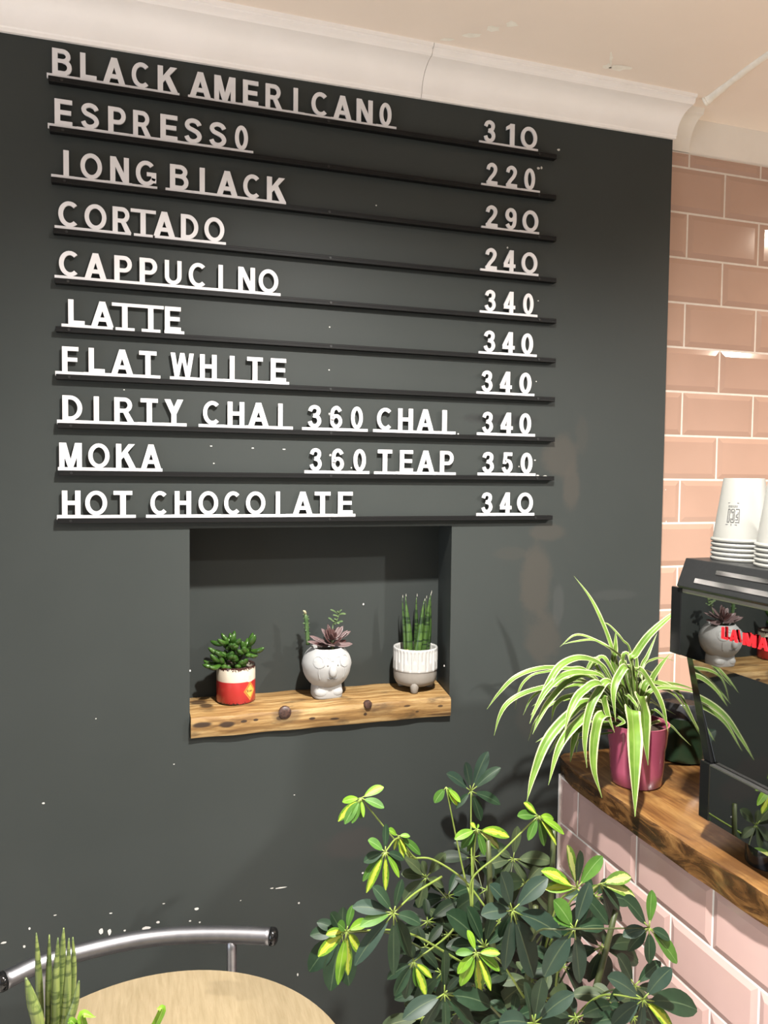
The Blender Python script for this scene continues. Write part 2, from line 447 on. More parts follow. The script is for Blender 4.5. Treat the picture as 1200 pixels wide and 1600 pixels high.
        if bevel:
            b = o.modifiers.new('bevel', 'BEVEL'); b.width = bevel; b.segments = seg; b.limit_method = 'ANGLE'
        if solid:
            b = o.modifiers.new('solid', 'SOLIDIFY'); b.thickness = solid; b.offset = 0
        if sub:
            b = o.modifiers.new('sub', 'SUBSURF'); b.levels = sub; b.render_levels = sub
        return o

def thing(name, label, cat, loc, group=None):
    o = bpy.data.objects.new(name, None); COL.objects.link(o)
    o.empty_display_size = 0.05
    o.location = loc; o['label'] = label; o['category'] = cat
    if group: o['group'] = group
    return o
def tag(o, label, cat, group=None):
    o['label'] = label; o['category'] = cat
    if group: o['group'] = group
    return o
def struct(o): o['kind'] = 'structure'; return o

def catmull(pts, n=6):
    pts = [Vector(q) for q in pts]
    if len(pts) < 3:
        return [pts[0].lerp(pts[-1], i / (n * 1.0)) for i in range(n + 1)]
    P = [pts[0] * 2 - pts[1]] + pts + [pts[-1] * 2 - pts[-2]]
    out = []
    for k in range(1, len(P) - 2):
        p0, p1, p2, p3 = P[k - 1:k + 3]
        for i in range(n):
            t = i / n
            out.append(0.5 * ((2 * p1) + (p2 - p0) * t + (2 * p0 - 5 * p1 + 4 * p2 - p3) * t * t + (3 * p1 - p0 - 3 * p2 + p3) * t ** 3))
    out.append(pts[-1]); return out

# ------------------------------------------------------------------ room shell
XC = 1.3745            # right end of the grey wall
NX0, NX1, NZ0, NZ1, ND = 0.3110, 0.8485, 1.058, 1.4612, 0.124
NXB = 0.869            # right cheek of the niche splays to this at the back
CEIL = 2.400
b = MB()
def wq(x0, x1, z0, z1):
    i = b.add([(x0, 0, z0), (x1, 0, z0), (x1, 0, z1), (x0, 0, z1)]); b.face((i, i + 1, i + 2, i + 3))
wq(-2.2, NX0, 0, CEIL); wq(NX1, XC, 0, CEIL); wq(NX0, NX1, 0, NZ0); wq(NX0, NX1, NZ1, CEIL)
i = b.add([(NX0, 0, NZ0), (NX1, 0, NZ0), (NX1, 0, NZ1), (NX0, 0, NZ1), (NX0, ND, NZ0), (NXB, ND, NZ0), (NXB, ND, NZ1), (NX0, ND, NZ1)])
b.face((i + 4, i + 5, i + 6, i + 7)); b.face((i, i + 4, i + 7, i + 3)); b.face((i + 1, i + 2, i + 6, i + 5)); b.face((i + 3, i + 7, i + 6, i + 2)); b.face((i, i + 1, i + 5, i + 4))
i = b.add([(XC, 0, 0), (XC, 0.2, 0), (XC, 0.2, CEIL), (XC, 0, CEIL), (-2.2, 0.2, 0), (-2.2, 0.2, CEIL)])
b.face((i, i + 1, i + 2, i + 3)); b.face((i + 4, i + 5, i + 2, i + 1))
# paint chips and specks: bare plaster flecks a fraction of a millimetre proud
chips = [(158, 1455, 4, 6), (171, 1456, 3, 6), (229, 1450, 8, 3), (307, 1420, 4, 2.5), (247, 1441, 3, 2), (312, 1441, 2, 1.5), (173, 1427, 2.5, 1.2), (68, 1255, 2.6, 1.6),
         (46, 1451, 2, 3), (38, 1479, 2, 3), (6, 1473, 5, 2), (440, 1387, 10, 1.2), (425, 1388, 3, 1), (467, 1411, 1.6, 1.6), (376, 1407, 1.3, 1), (150, 1123, 1.3, 1), (588, 321, 1.4, 1.3),
         (568, 944, 1.8, 1.8), (515, 511, 1.3, 1.2), (514, 578, 1.4, 1.2), (330, 697, 2, 1), (395, 700, 2.4, 1), (444, 702, 3, 1), (334, 724, 1.6, 1), (194, 609, 1.6, 1), (567, 1364, 2, 1.6),
         (841, 263, 3, 2.4), (846, 262, 2, 2.5), (841, 470, 1.6, 1.2), (793, 387, 1.6, 1.6), (836, 719, 1.6, 1.2), (811, 729, 1.3, 1.3), (838, 596, 1.3, 1), (840, 743, 3, 1.6), (852, 744, 4, 1.2),
         (272, 1194, 1.4, 1), (460, 1242, 1.4, 1), (86, 1430, 3, 1), (195, 1454, 2, 1.5), (297, 1439, 2, 1.5), (256, 1412, 2.5, 1), (465, 1523, 1.5, 3), 
         (515, 647, 2, 2), (516, 711, 2, 2), (549, 731, 1.4, 1.4), (716, 678, 1.5, 1.5), (1041, 815, 1, 1.6), (1040, 765, 1, 1.2), (694, 1040, 1, 2), (297, 1048, 1.5, 2), (873, 234, 3, 2)]
for (u, v, ru, rv) in chips:
    c0 = at(u, v, -0.0003 if not (u == 568) else ND - 0.0004); s_ = (c0 - CAM).dot(FV) / FPX
    k = 7; a0 = random.random() * 6
    i = b.add([(c0.x + ru * s_ * math.cos(2 * PI * j / k) * random.uniform(.7, 1.1), c0.y, c0.z + rv * s_ * math.sin(2 * PI * j / k) * random.uniform(.7, 1.1)) for j in range(k)])
    b.face([i + j for j in range(k)], 1)
struct(b.build('wall_back', [M['grey'], M['chip']]))

# pink metro tiles: one mesh of bevelled tiles over grout
def tiles(b, rows, umin, umax, fn, tw, th, gap, off, mat=0, bev=0.012, proud=0.006):
    """rows: (z0, z1, parity); fn(u, z, d) -> 3D with d outwards"""
    for (z0, z1, par) in rows:
        k = math.floor((umin - off) / tw) - 1
        while True:
            u0 = off + k * tw + (tw / 2 if par else 0) + gap / 2; u1 = u0 + tw - gap; k += 1
            if u0 > umax: break
            a, c = max(u0, umin), min(u1, umax)
            if c - a < 0.004: continue
            zz0, zz1 = z0 + gap / 2, z1 - gap / 2
            bu0 = bev; bu1 = bev
            bz = min(bev, (zz1 - zz0) * 0.3)
            if c - a < 3 * bev: bu0 = bu1 = (c - a) * 0.3
            i = b.add([fn(a, zz0, 0), fn(c, zz0, 0), fn(c, zz1, 0), fn(a, zz1, 0),
                       fn(a, zz0, proud * .45), fn(c, zz0, proud * .45), fn(c, zz1, proud * .45), fn(a, zz1, proud * .45),
                       fn(a + bu0, zz0 + bz, proud), fn(c - bu1, zz0 + bz, proud), fn(c - bu1, zz1 - bz, proud), fn(a + bu0, zz1 - bz, proud)])
            for q in range(4):
                q2 = (q + 1) % 4
                b.face((i + q, i + q2, i + 4 + q2, i + 4 + q), mat); b.face((i + 4 + q, i + 4 + q2, i + 8 + q2, i + 8 + q), mat)
            b.face((i + 8, i + 9, i + 10, i + 11), mat)
b = MB()
H = 0.103046; ZT = 2.28516; XJ = 1.43833; YP = 0.024
i = b.add([(XC, YP, 0), (4.2, YP, 0), (4.2, YP, CEIL), (XC, YP, CEIL)]); b.face((i, i + 1, i + 2, i + 3), 2)
i = b.add([(XC, YP - 0.0025, 0), (4.2, YP - 0.0025, 0), (4.2, YP - 0.0025, 2.3185), (XC, YP - 0.0025, 2.3185)]); b.face((i, i + 1, i + 2, i + 3), 1)
rows = [(ZT, 2.3185, 0)] + [(ZT - H * (k + 1), ZT - H * k, (k + 1) % 2) for k in range(15)]
tiles(b, rows, XC, 4.2, lambda u, z, d: (u, YP - d, z), 2 * H, H, 0.0048, XJ)
struct(b.build('wall_right', [M['tile'], M['grout'], M['plaster']]))

b = MB(); i = b.add([(-2.2, -4, CEIL), (4.2, -4, CEIL), (4.2, 0.2, CEIL), (-2.2, 0.2, CEIL)]); b.face((i + 3, i + 2, i + 1, i))
# dabs of bright filler on the ceiling
for (u, v, ru, rv, k) in ((955, 90, 3, 14, 9), (968, 106, 22, 5, 12), (950, 104, 8, 6, 9), (735, 55, 20, 4, 11), (770, 45, 14, 5, 11), (800, 38, 14, 6, 11), (700, 62, 14, 3, 9)):
    c0 = on(u, v, 2, CEIL - 0.0006)
    i = b.add([on(u + ru * math.cos(2 * PI * j / k) * random.uniform(.5, 1.1), v + rv * math.sin(2 * PI * j / k) * random.uniform(.5, 1.1), 2, CEIL - 0.0006) for j in range(k)])
    b.face([i + j for j in range(k)], 1)
struct(b.build('ceiling', [M['ceil'], M['filler']]))
b = MB(); i = b.add([(-2.2, -4, 0), (4.2, -4, 0), (4.2, 0.2, 0), (-2.2, 0.2, 0)]); b.face((i, i + 1, i + 2, i + 3)); struct(b.build('floor', M['floor']))

# cornice: cove swept along the grey wall
b = MB()
prof = [(0.0, 0.0), (0.006, 0.000), (0.007, 0.006)]
for k in range(0, 9):
    a = PI / 2 * k / 8
    prof.append((0.009 + 0.050 * (1 - math.cos(a)), 0.008 + 0.052 * math.sin(a)))
prof += [(0.062, 0.060), (0.066, 0.063), (0.068, 0.068), (0.068, 0.0725), (0.074, 0.0735), (0.076, 0.085), (0.0, 0.085)]
def zb(x): return 2.3195 + (2.3325 - 2.3195) * x / XC
def sweep(b, prof, xs, zb):
    rings = []
    for x in xs:
        z0 = zb(x); k = (CEIL + 0.004 - z0) / 0.085
        rings.append(b.add([(x, -d, z0 + h * k) for d, h in prof]))
    n = len(prof)
    for a, c in zip(rings, rings[1:]):
        for i in range(n): i2 = (i + 1) % n; b.face((a + i, a + i2, c + i2, c + i))
    b.face([rings[0] + i for i in range(n)]); b.face([rings[-1] + i for i in range(n)][::-1])
xj = at(665, 120, -0.03).x
sweep(b, prof, [-2.2, 0.0, xj - 0.0005], zb)
sweep(b, prof, [xj + 0.0005, 1.0, XC + 0.004], zb)
struct(b.build('trim_1', M['cornice'], auto=30))
# stub of older cove beyond the corner, on the tiled wall
b = MB()
prof2 = [(0.0, 0.0), (0.004, 0.0)] + [(0.004 + 0.060 * (1 - math.cos(PI / 2 * k / 8)), 0.004 + 0.066 * math.sin(PI / 2 * k / 8)) for k in range(9)] + [(0.07, 0.085), (0, 0.085)]
rings = []
for x, y0 in ((XC + 0.003, YP), (1.437, YP)):
    rings.append(b.add([(x, y0 - 0.75 * d, 2.3205 + h * (CEIL - 2.3185) / 0.085) for d, h in prof2]))
n = len(prof2)
for i in range(n): i2 = (i + 1) % n; b.face((rings[0] + i, rings[0] + i2, rings[1] + i2, rings[1] + i))
b.face([rings[0] + i for i in range(n)]); b.face([rings[1] + i for i in range(n)][::-1])
struct(b.build('trim_2', M['plaster'], auto=30))
# raised plaster ridge running out across the ceiling
b = MB()
b.tube(catmull([(1.408, -0.060, CEIL - 0.005), (1.412, -0.075, CEIL - 0.001), (1.405, -0.15, CEIL), (1.398, -0.26, CEIL), (1.40, -0.6, CEIL), (1.40, -1.6, CEIL)], 5), [0.011] * 5 + [0.009] * 4 + [0.0075] * 17, 12, flat=1)
struct(b.build('trim_3', M['filler'], smooth=True))

# ------------------------------------------------------------------ menu rails and letters
XS = [0.07194, 0.07303, 0.07518, 0.07760, 0.07941, 0.08019, 0.08017, 0.08184, 0.08225, 0.08047]
ZS = [2.24454, 2.15911, 2.07211, 1.98431, 1.89792, 1.81342, 1.72975, 1.64334, 1.55883, 1.47301]
ROWN = ['BLACK AMERICANO', 'ESPRESSO', 'LONG BLACK', 'CORTADO', 'CAPPUCINO', 'LATTE', 'FLAT WHITE', 'DIRTY CHAI', 'MOKA', 'HOT CHOCOLATE']
RH = 0.0095
for k in range(10):
    r = thing('menu_rail', 'thin black menu rail carrying the %s letters' % ROWN[k], 'menu rail', (XS[k], 0, ZS[k]), 'ten black menu rails on the grey wall')
    b = MB(); b.box((XS[k], -0.014, ZS[k]), (XS[k] + 1.0, -0.0004, ZS[k] + RH * 0.62))
    b.box((XS[k], -0.014, ZS[k] + RH * 0.55), (XS[k] + 1.0, -0.011, ZS[k] + RH)); b.box((XS[k], -0.0055, ZS[k] + RH * 0.55), (XS[k] + 1.0, -0.0004, ZS[k] + RH))
    b.build('rail_strip', M['rail'], r, bevel=0.0006, seg=1)
    for sx in (0.022, 0.5, 0.958):
        b = MB(); c = Vector((XS[k] + sx, -0.0138, ZS[k] + RH * 0.5))
        b.tube([c + Vector((0, 0.001, 0)), c + Vector((0, -0.0012, 0))], 0.0024, 10)
        b.build('screw', M['screw'], r)

S = 0.158
def arc(cx, cy, rx, ry, a0, a1, n=14):
    return [(cx + rx * math.cos(math.radians(a0 + (a1 - a0) * i / n)), cy + ry * math.sin(math.radians(a0 + (a1 - a0) * i / n))) for i in range(n + 1)]
def rect(x0, y0, x1, y1): return [(x0, y0), (x1, y0), (x1, y1), (x0, y1)]
def stroke(pts, wd=S, closed=False):
    pts = [Vector((*q, 0)) for q in pts]; n = len(pts); L = []; R = []
    for k in range(n):
        if closed: a, c = pts[(k - 1) % n], pts[(k + 1) % n]
        else: a, c = pts[max(k - 1, 0)], pts[min(k + 1, n - 1)]
        d1 = (pts[k] - a); d2 = (c - pts[k])
        d = ((d1.normalized() if d1.length else d2.normalized()) + (d2.normalized() if d2.length else d1.normalized())).normalized()
        nn = Vector((-d.y, d.x, 0)); ref = d1 if d1.length else d2
        cs = max(0.6, abs(nn.dot(Vector((-ref.y, ref.x, 0)).normalized())))
        L.append(pts[k] + nn * (wd / 2 / cs)); R.append(pts[k] - nn * (wd / 2 / cs))
    out = []
    for k in range(n if closed else n - 1):
        k2 = (k + 1) % n
        out.append([(R[k].x, R[k].y), (R[k2].x, R[k2].y), (L[k2].x, L[k2].y), (L[k].x, L[k].y)])
    return out
h_ = S / 2; T_ = 1 - h_
stem = [rect(0, 0, 0.19, 1)]
def bowl(x, y0, y1, x0=0.1): return stroke([(x0, y1), (x, y1)] + arc(x, (y0 + y1) / 2, 0.19, (y1 - y0) / 2, 90, -90, 10)[1:-1] + [(x, y0), (x0, y0)])
G = {
 'A': (0.74, [[(0, 0), (.2, 0), (.47, 1), (.275, 1)], [(.54, 0), (.74, 0), (.465, 1), (.27, 1)], rect(.16, .2, .58, .36)]),
 'B': (0.64, stem + bowl(.36, .54, T_) + bowl(.40, h_, .54)),
 'C': (0.70, stroke(arc(.38, .5, .29, T_ - .5, 48, 312, 22))),
 'D': (0.68, stem + stroke([(.1, T_), (.26, T_)] + arc(.26, .5, .33, T_ - .5, 90, -90, 16)[1:-1] + [(.26, h_), (.1, h_)])),
 'E': (0.60, stem + [rect(.1, 0, .60, .165), rect(.1, .42, .56, .585), rect(.1, .835, .60, 1)]),
 'F': (0.58, stem + [rect(.1, .41, .54, .57), rect(.1, .835, .58, 1)]),
 'G': (0.74, stroke(arc(.38, .5, .29, T_ - .5, 45, 335, 22) + [(.655, .47)], S) + [rect(.40, .40, .74, .55), rect(.57, .14, .74, .5)]),
 'H': (0.66, [rect(0, 0, .19, 1), rect(.47, 0, .66, 1), rect(.1, .42, .56, .59)]),
 'I': (0.19, stem),
 'K': (0.70, stem + [[(.15, .30), (.15, .55), (.45, 1), (.68, 1)], [(.27, .48), (.42, .66), (.72, 0), (.49, 0)]]),
 'L': (0.58, stem + [rect(.1, 0, .58, .17)]),
 'M': (0.80, [rect(0, 0, .18, 1), rect(.62, 0, .80, 1), [(.0, 1), (.24, 1), (.48, 0), (.31, 0)], [(.56, 1), (.80, 1), (.49, 0), (.32, 0)]]),
 'N': (0.66, [rect(0, 0, .18, 1), rect(.48, 0, .66, 1), [(0, 1), (.2, 1), (.66, 0), (.46, 0)]]),
 'O': (0.80, stroke(arc(.40, .5, .31, T_ - .5, 0, 350, 35), S, True)),
 '0': (0.54, stroke(arc(.27, .5, .185, T_ - .5, 0, 348, 29), S, True)),
 'P': (0.62, stem + bowl(.36, .42, T_)),
 'R': (0.70, stem + bowl(.36, .46, T_) + [[(.28, .46), (.47, .46), (.70, 0), (.48, 0)]]),
 'S': (0.64, None), '2': (0.56, None), '3': (0.56, None), '5': (0.56, None), '6': (0.56, None), '9': (0.56, None),
 'T': (0.62, [rect(0, .835, .62, 1), rect(.215, 0, .405, 1)]),
 't': (0.90, [rect(0, .87, .90, 1), rect(.345, 0, .535, 1)]),
 'U': (0.64, stroke([(.09, 1), (.09, .36)] + arc(.32, .36, .23, .27, 180, 360, 12)[1:-1] + [(.55, .36), (.55, 1)])),
 'W': (0.98, [[(0, 1), (.19, 1), (.35, 0), (.17, 0)], [(.40, 1), (.56, 1), (.35, 0), (.19, 0)], [(.42, 1), (.58, 1), (.79, 0), (.63, 0)], [(.79, 1), (.98, 1), (.81, 0), (.63, 0)]]),
 'Y': (0.70, [rect(.255, 0, .445, .46), [(0, 1), (.22, 1), (.445, .45), (.26, .38)], [(.70, 1), (.48, 1), (.255, .45), (.44, .38)]]),
 '1': (0.36, [rect(.17, 0, .36, 1), [(0, .68), (0, .84), (.2, 1), (.3, 1), (.2, .8)]]),
 '4': (0.58, [rect(.30, 0, .485, 1), rect(0, .19, .58, .355), [(0, .2), (0, .36), (.30, 1), (.42, 1), (.20, .36), (.16, .2)]]),
}
def sm(pts): return [(q.x, q.y) for q in catmull([(x, y, 0) for x, y in pts], 4)]
G['S'] = (0.64, stroke(sm([(.55, .75), (.47, .87), (.32, T_), (.17, .87), (.10, .74), (.17, .61), (.32, .54), (.48, .45), (.55, .29), (.47, .14), (.31, h_), (.16, .13), (.08, .27)])))
G['2'] = (0.56, stroke(sm([(.09, .69), (.14, .85), (.28, T_), (.42, .85), (.46, .70), (.38, .50), (.22, .30), (.12, .12)])) + [rect(.02, 0, .56, .165)])
G['3'] = (0.56, stroke(sm([(.09, .73), (.15, .87), (.28, T_), (.41, .86), (.44, .73), (.38, .59), (.24, .54)])) + stroke(sm([(.22, .54), (.40, .48), (.47, .31), (.41, .15), (.28, h_), (.14, .14), (.08, .28)])))
G['5'] = (0.56, [rect(.10, .835, .52, 1), [(.06, .45), (.22, .45), (.28, 1), (.12, 1)]] + stroke(sm([(.10, .50), (.25, .60), (.40, .54), (.47, .34), (.41, .16), (.28, h_), (.14, .14), (.08, .28)])))
G['6'] = (0.56, stroke(arc(.28, .32, .19, .235, 0, 345, 20), S, True) + stroke(sm([(.46, .76), (.38, .88), (.27, T_), (.14, .82), (.09, .6), (.09, .32)])))
G['9'] = (0.56, stroke(arc(.28, .68, .19, .235, 0, 345, 20), S, True) + stroke(sm([(.10, .24), (.18, .12), (.29, h_), (.42, .18), (.47, .4), (.47, .68)])))

CAPH = 0.0445; BAR = 0.0056
ORD = ['first', 'second', 'third', 'fourth', 'fifth', 'sixth', 'seventh', 'eighth', 'ninth', 'tenth', 'eleventh', 'twelfth']
YL0, YL1 = -0.0070, -0.0102       # back and front of the letter tiles
def word(row, chars, bar, shown, lab, digit=False):
    """chars: (char, x0px, x1px); bar: (x0px, x1px); each character a tile with its own length of base bar"""
    zt = ZS[row] + RH
    vpx = None
    def wx(u):
        # pixel column of the rail -> world x, on the plane of the letters at this rail's height
        x = 0.5
        lo, hi = -0.5, 2.0
        for _ in range(40):
            x = (lo + hi) / 2
            d = Vector((x, YL1, zt)) - CAM
            uu = 600 + FPX * d.dot(RV) / d.dot(FV)
            if uu < u: lo = x
            else: hi = x
        return x
    n = len(chars)
    xs = [(wx(a), wx(c)) for _, a, c in chars]
    ed = [wx(bar[0])] + [(xs[k][1] + xs[k + 1][0]) / 2 for k in range(n - 1)] + [wx(bar[1])]
    for k, (ch, _, _) in enumerate(chars):
        gw, polys = G[ch]
        xc = (xs[k][0] + xs[k][1]) / 2; sx = CAPH
        wpx = xs[k][1] - xs[k][0]
        kx = min(1.18, max(0.82, wpx / (gw * CAPH)))
        x0 = xc - gw * CAPH * kx / 2
        b = MB()
        dj = random.uniform(-0.0004, 0.0004)
        for qi, q in enumerate(polys):
            b.prism(q, lambda x, y, d: (x0 + x * CAPH * kx, d, zt + BAR * 0.9 + y * CAPH), YL1 + dj + 0.00006 * (qi % 2) + 0.00002 * (qi % 7), YL0)
        e0, e1 = ed[k], ed[k + 1]
        if ch == 't': e0, e1 = xc - 0.0165, xc + 0.0165
        elif k and chars[k - 1][0] == 't': e0 = max(e0, xs[k - 1][1] + 0.001 - 0.012)
        b.box((e0, YL1 - 0.0004 + dj, zt - 0.003), (e1 - 0.0001, YL0, zt + BAR + random.uniform(-.0003, .0003)))
        o = b.build('digit_tile' if digit else 'letter_tile', M['letter'])
        c = ch.upper()
        tag(o, lab % (c, ORD[k]), 'digit' if digit else 'letter', 'white price digits on the menu' if digit else 'white letters on the menu')

def cv(s, off, sc, lst): return [(c, off + a / sc, off + bb / sc) for c, a, bb in lst]
W1 = 1.875
def wd(row, name, bar, lst, off=0.0, sc=W1, extra=''):
    word(row, cv(None, off, sc, lst), (off + bar[0] / sc, off + bar[1] / sc), name,
         'white plastic letter %s, %s letter of ' + name + extra)
wd(0, 'BLACK', (137, 526), [('B', 153, 208), ('L', 235, 283), ('A', 302, 367), ('C', 385, 440), ('K', 462, 520)], extra=' in BLACK AMERICANO on the top rail')
wd(0, 'AMERICANO', (551, 1161), [('A', 556, 618), ('M', 628, 690), ('E', 712, 757), ('R', 778, 827), ('I', 860, 873), ('C', 912, 962), ('A', 977, 1030), ('N', 1045, 1092), ('0', 1112, 1147)], extra=' on the top rail')
wd(1, 'ESPRESSO', (140, 742), [('E', 160, 212), ('S', 237, 291), ('P', 317, 368), ('R', 390, 443), ('E', 470, 520), ('S', 540, 592), ('S', 613, 664), ('0', 688, 727)], extra=' on the second rail')
wd(2, 'LONG', (150, 461), [('I', 186, 202), ('O', 235, 300), ('N', 323, 378), ('G', 397, 458)], extra=' in LONG BLACK on the third rail')
wd(2, 'BLACK', (485, 838), [('B', 498, 550), ('I', 585, 600), ('A', 635, 696), ('C', 712, 764), ('K', 782, 836)], extra=' in LONG BLACK on the third rail')
wd(3, 'CORTADO', (160, 662), [('C', 170, 232), ('O', 247, 313), ('R', 330, 385), ('t', 383, 457), ('A', 450, 513), ('D', 530, 582), ('O', 598, 658)], extra=' on the fourth rail')
wd(4, 'CAPPUCINO', (160, 822), [('C', 172, 233), ('A', 248, 312), ('P', 335, 386), ('P', 409, 460), ('U', 482, 533), ('C', 552, 606), ('I', 640, 653), ('N', 698, 747), ('O', 757, 816)], extra=' on the fifth rail')
wd(5, 'LATTE', (180, 540), [('L', 200, 248), ('A', 267, 333), ('t', 328, 405), ('t', 405, 480), ('E', 483, 530)], extra=' on the sixth rail')
wd(6, 'FLAT', (162, 470), [('F', 182, 230), ('L', 260, 307), ('A', 326, 390), ('T', 408, 459)], extra=' in FLAT WHITE on the seventh rail')
wd(6, 'WHITE', (498, 847), [('W', 500, 568), ('H', 586, 635), ('I', 673, 687), ('T', 724, 770), ('E', 793, 838)], extra=' in FLAT WHITE on the seventh rail')
wd(7, 'DIRTY', (167, 547), [('D', 183, 242), ('I', 275, 290), ('R', 335, 393), ('T', 412, 463), ('Y', 482, 537)], extra=' in DIRTY CHAI on the eighth rail')
wd(7, 'CHAI', (582, 858), [('C', 594, 646), ('H', 667, 716), ('A', 727, 788), ('I', 815, 828)], extra=' right after DIRTY on the eighth rail')
wd(7, 'CHAI', (373, 709), [('C', 388, 452), ('H', 475, 535), ('A', 552, 620), ('I', 655, 673)], 440, 2.609, extra=' after the 360 price on the eighth rail')
wd(8, 'MOKA', (170, 476), [('M', 174, 240), ('O', 258, 322), ('K', 340, 397), ('A', 413, 472)], extra=' on the ninth rail')
wd(8, 'TEAP', (377, 710), [('T', 392, 450), ('E', 482, 535), ('A', 553, 622), ('P', 646, 700)], 440, 2.609, extra=' on the ninth rail')
wd(9, 'HOT', (167, 398), [('H', 182, 236), ('O', 249, 315), ('T', 333, 388)], extra=' in HOT CHOCOLATE on the lowest rail')
wd(9, 'CHOCOLATE', (428, 1041), [('C', 440, 493), ('H', 512, 560), ('O', 581, 640), ('C', 656, 706), ('O', 720, 778), ('I', 808, 820), ('A', 856, 918), ('T', 922, 968), ('E', 990, 1033)], extra=' on the lowest rail')
def pr(row, bar, lst, lab, off=440.0, sc=2.609):
    word(row, cv(None, off, sc, lst), (off + bar[0] / sc, off + bar[1] / sc), '', 'white digit %s, %s digit of the price ' + lab, True)
pr(0, (806, 1045), [('3', 825, 872), ('1', 915, 950), ('O', 975, 1042)], '310 on the BLACK AMERICANO rail')
pr(1, (815, 1053), [('2', 835, 880), ('2', 915, 960), ('0', 990, 1033)], '220 on the ESPRESSO rail')
pr(2, (815, 1050), [('2', 832, 880), ('9', 912, 958), ('O', 982, 1047)], '290 on the LONG BLACK rail')
pr(3, (810, 1047), [('2', 830, 877), ('4', 905, 953), ('O', 978, 1043)], '240 on the CORTADO rail')
pr(4, (808, 1043), [('3', 828, 873), ('4', 905, 952), ('0', 985, 1027)], '340 on the CAPPUCINO rail')
pr(5, (804, 1040), [('3', 824, 871), ('4', 900, 950), ('0', 978, 1025)], '340 on the LATTE rail')
pr(6, (795, 1030), [('3', 815, 860), ('4', 890, 938), ('0', 970, 1018)], '340 on the FLAT WHITE rail')
pr(7, (885, 1077), [('3', 902, 942), ('6', 967, 1003), ('0', 1028, 1063)], '360 beside DIRTY CHAI', 0, W1)
pr(7, (797, 1033), [('3', 818, 862), ('4', 893, 942), ('0', 970, 1017)], '340 ending the DIRTY CHAI rail')
pr(8, (892, 1082), [('3', 907, 943), ('6', 971, 1008), ('0', 1035, 1072)], '360 on the MOKA rail', 0, W1)
pr(8, (800, 1035), [('3', 818, 866), ('5', 898, 942), ('0', 975, 1022)], '350 beside TEAP')
pr(9, (795, 1030), [('3', 815, 860), ('4', 890, 937), ('O', 960, 1025)], '340 on the HOT CHOCOLATE rail')

# ------------------------------------------------------------------ tiled counter and worktop
CX = 1.119
b = MB()
CB = 2.05
b.box((CX + 0.0038, -2.6, 0.0), (CB, -0.001, 0.9005), 1)
CH = 0.10345; CZ = 0.7877
rows = [(CZ, CZ + CH, 0)] + [(CZ - CH * (k + 1), CZ - CH * k, (k + 1) % 2) for k in range(7)]
tiles(b, rows, -0.003 + 0.006, 2.5, lambda u, z, d: (CX + 0.0062 - d, -u, z), 0.2055, CH, 0.0046, 0.0732, bev=0.011)
b.box((CX - 0.002, -0.0045, 0.0), (CX + 0.007, -0.0005, 0.9), 1)
o = b.build('counter_base', [M['ctile'], M['cgrout']])
tag(o, 'counter front of pink glazed tiles with white grout under the wooden worktop', 'counter')
# worktop: outline of the live edge, top and bottom differ
top = [(2.05, -0.001), (1.128, -0.001), (1.1085, -0.016), (1.101, -0.05), (1.098, -0.083), (1.0985, -0.16), (1.0995, -0.25), (1.1015, -0.35), (1.104, -0.45), (1.109, -0.56), (1.112, -0.65), (1.11, -0.9), (1.10, -1.2), (1.105, -2.6), (2.05, -2.6)]
bot = [(2.05, -0.001), (1.134, -0.001), (1.1145, -0.014), (1.108, -0.05), (1.1045, -0.075), (1.1, -0.10), (1.0985, -0.20), (1.0990, -0.35), (1.1005, -0.45), (1.102, -0.52), (1.106, -0.64), (1.10, -0.9), (1.095, -1.2), (1.10, -2.6), (2.05, -2.6)]
def dense(pl):
    out = []
    for k in range(1, 13):
        a, c = Vector((*pl[k], 0)), Vector((*pl[k + 1], 0))
        nn = max(1, int((c - a).length / 0.03)); nn = min(nn, 12)
        out += [a.lerp(c, i / nn) for i in range(nn)]
    out.append(Vector((*pl[13], 0)))
    return out
td = dense(top)
def near(pl, q):
    # point of the bottom outline level with q along y
    best = None
    for k in range(1, 13):
        a, c = Vector((*pl[k], 0)), Vector((*pl[k + 1], 0))
        ab = c - a; t_ = max(0, min(1, (q - a).dot(ab) / ab.dot(ab))); r_ = a + ab * t_
        if best is None or (r_ - q).length < (best - q).length: best = r_
    return best
b = MB()
LV = [(0.902, 0.0), (0.9035, 0.15), (0.912, 0.35), (0.922, 0.55), (0.933, 0.8), (0.9425, 1.0), (0.945, 1.0)]
rings = []
for j, (z, f) in enumerate(LV):
    row = []
    for i, q in enumerate(td):
        r_ = near(bot, q); pnt = r_.lerp(q, f)
        wob = 0.0022 * math.sin(i * 1.7 + j * 0.9) * (0.5 if j in (0, 6) else 1.0) if i > 2 else 0
        if j == 6: pnt.x += 0.0018
        row.append((pnt.x + wob, pnt.y, z))
    rings.append(b.add(row + [(2.05, -2.6, z), (2.05, -0.001, z)]))
n = len(td) + 2
for a, c in zip(rings, rings[1:]):
    for i in range(n):
        i2 = (i + 1) % n; b.face((a + i, a + i2, c + i2, c + i), 1 if i < n - 3 else 0)
b.face([rings[0] + i for i in range(n)][::-1], 0); b.face([rings[-1] + i for i in range(n)], 0)
o = b.build('wooden_worktop', [M['worktop'], M['bark']], auto=50)
tag(o, 'thick varnished live-edge wooden worktop on the pink tiled counter', 'worktop')
CT = 0.945

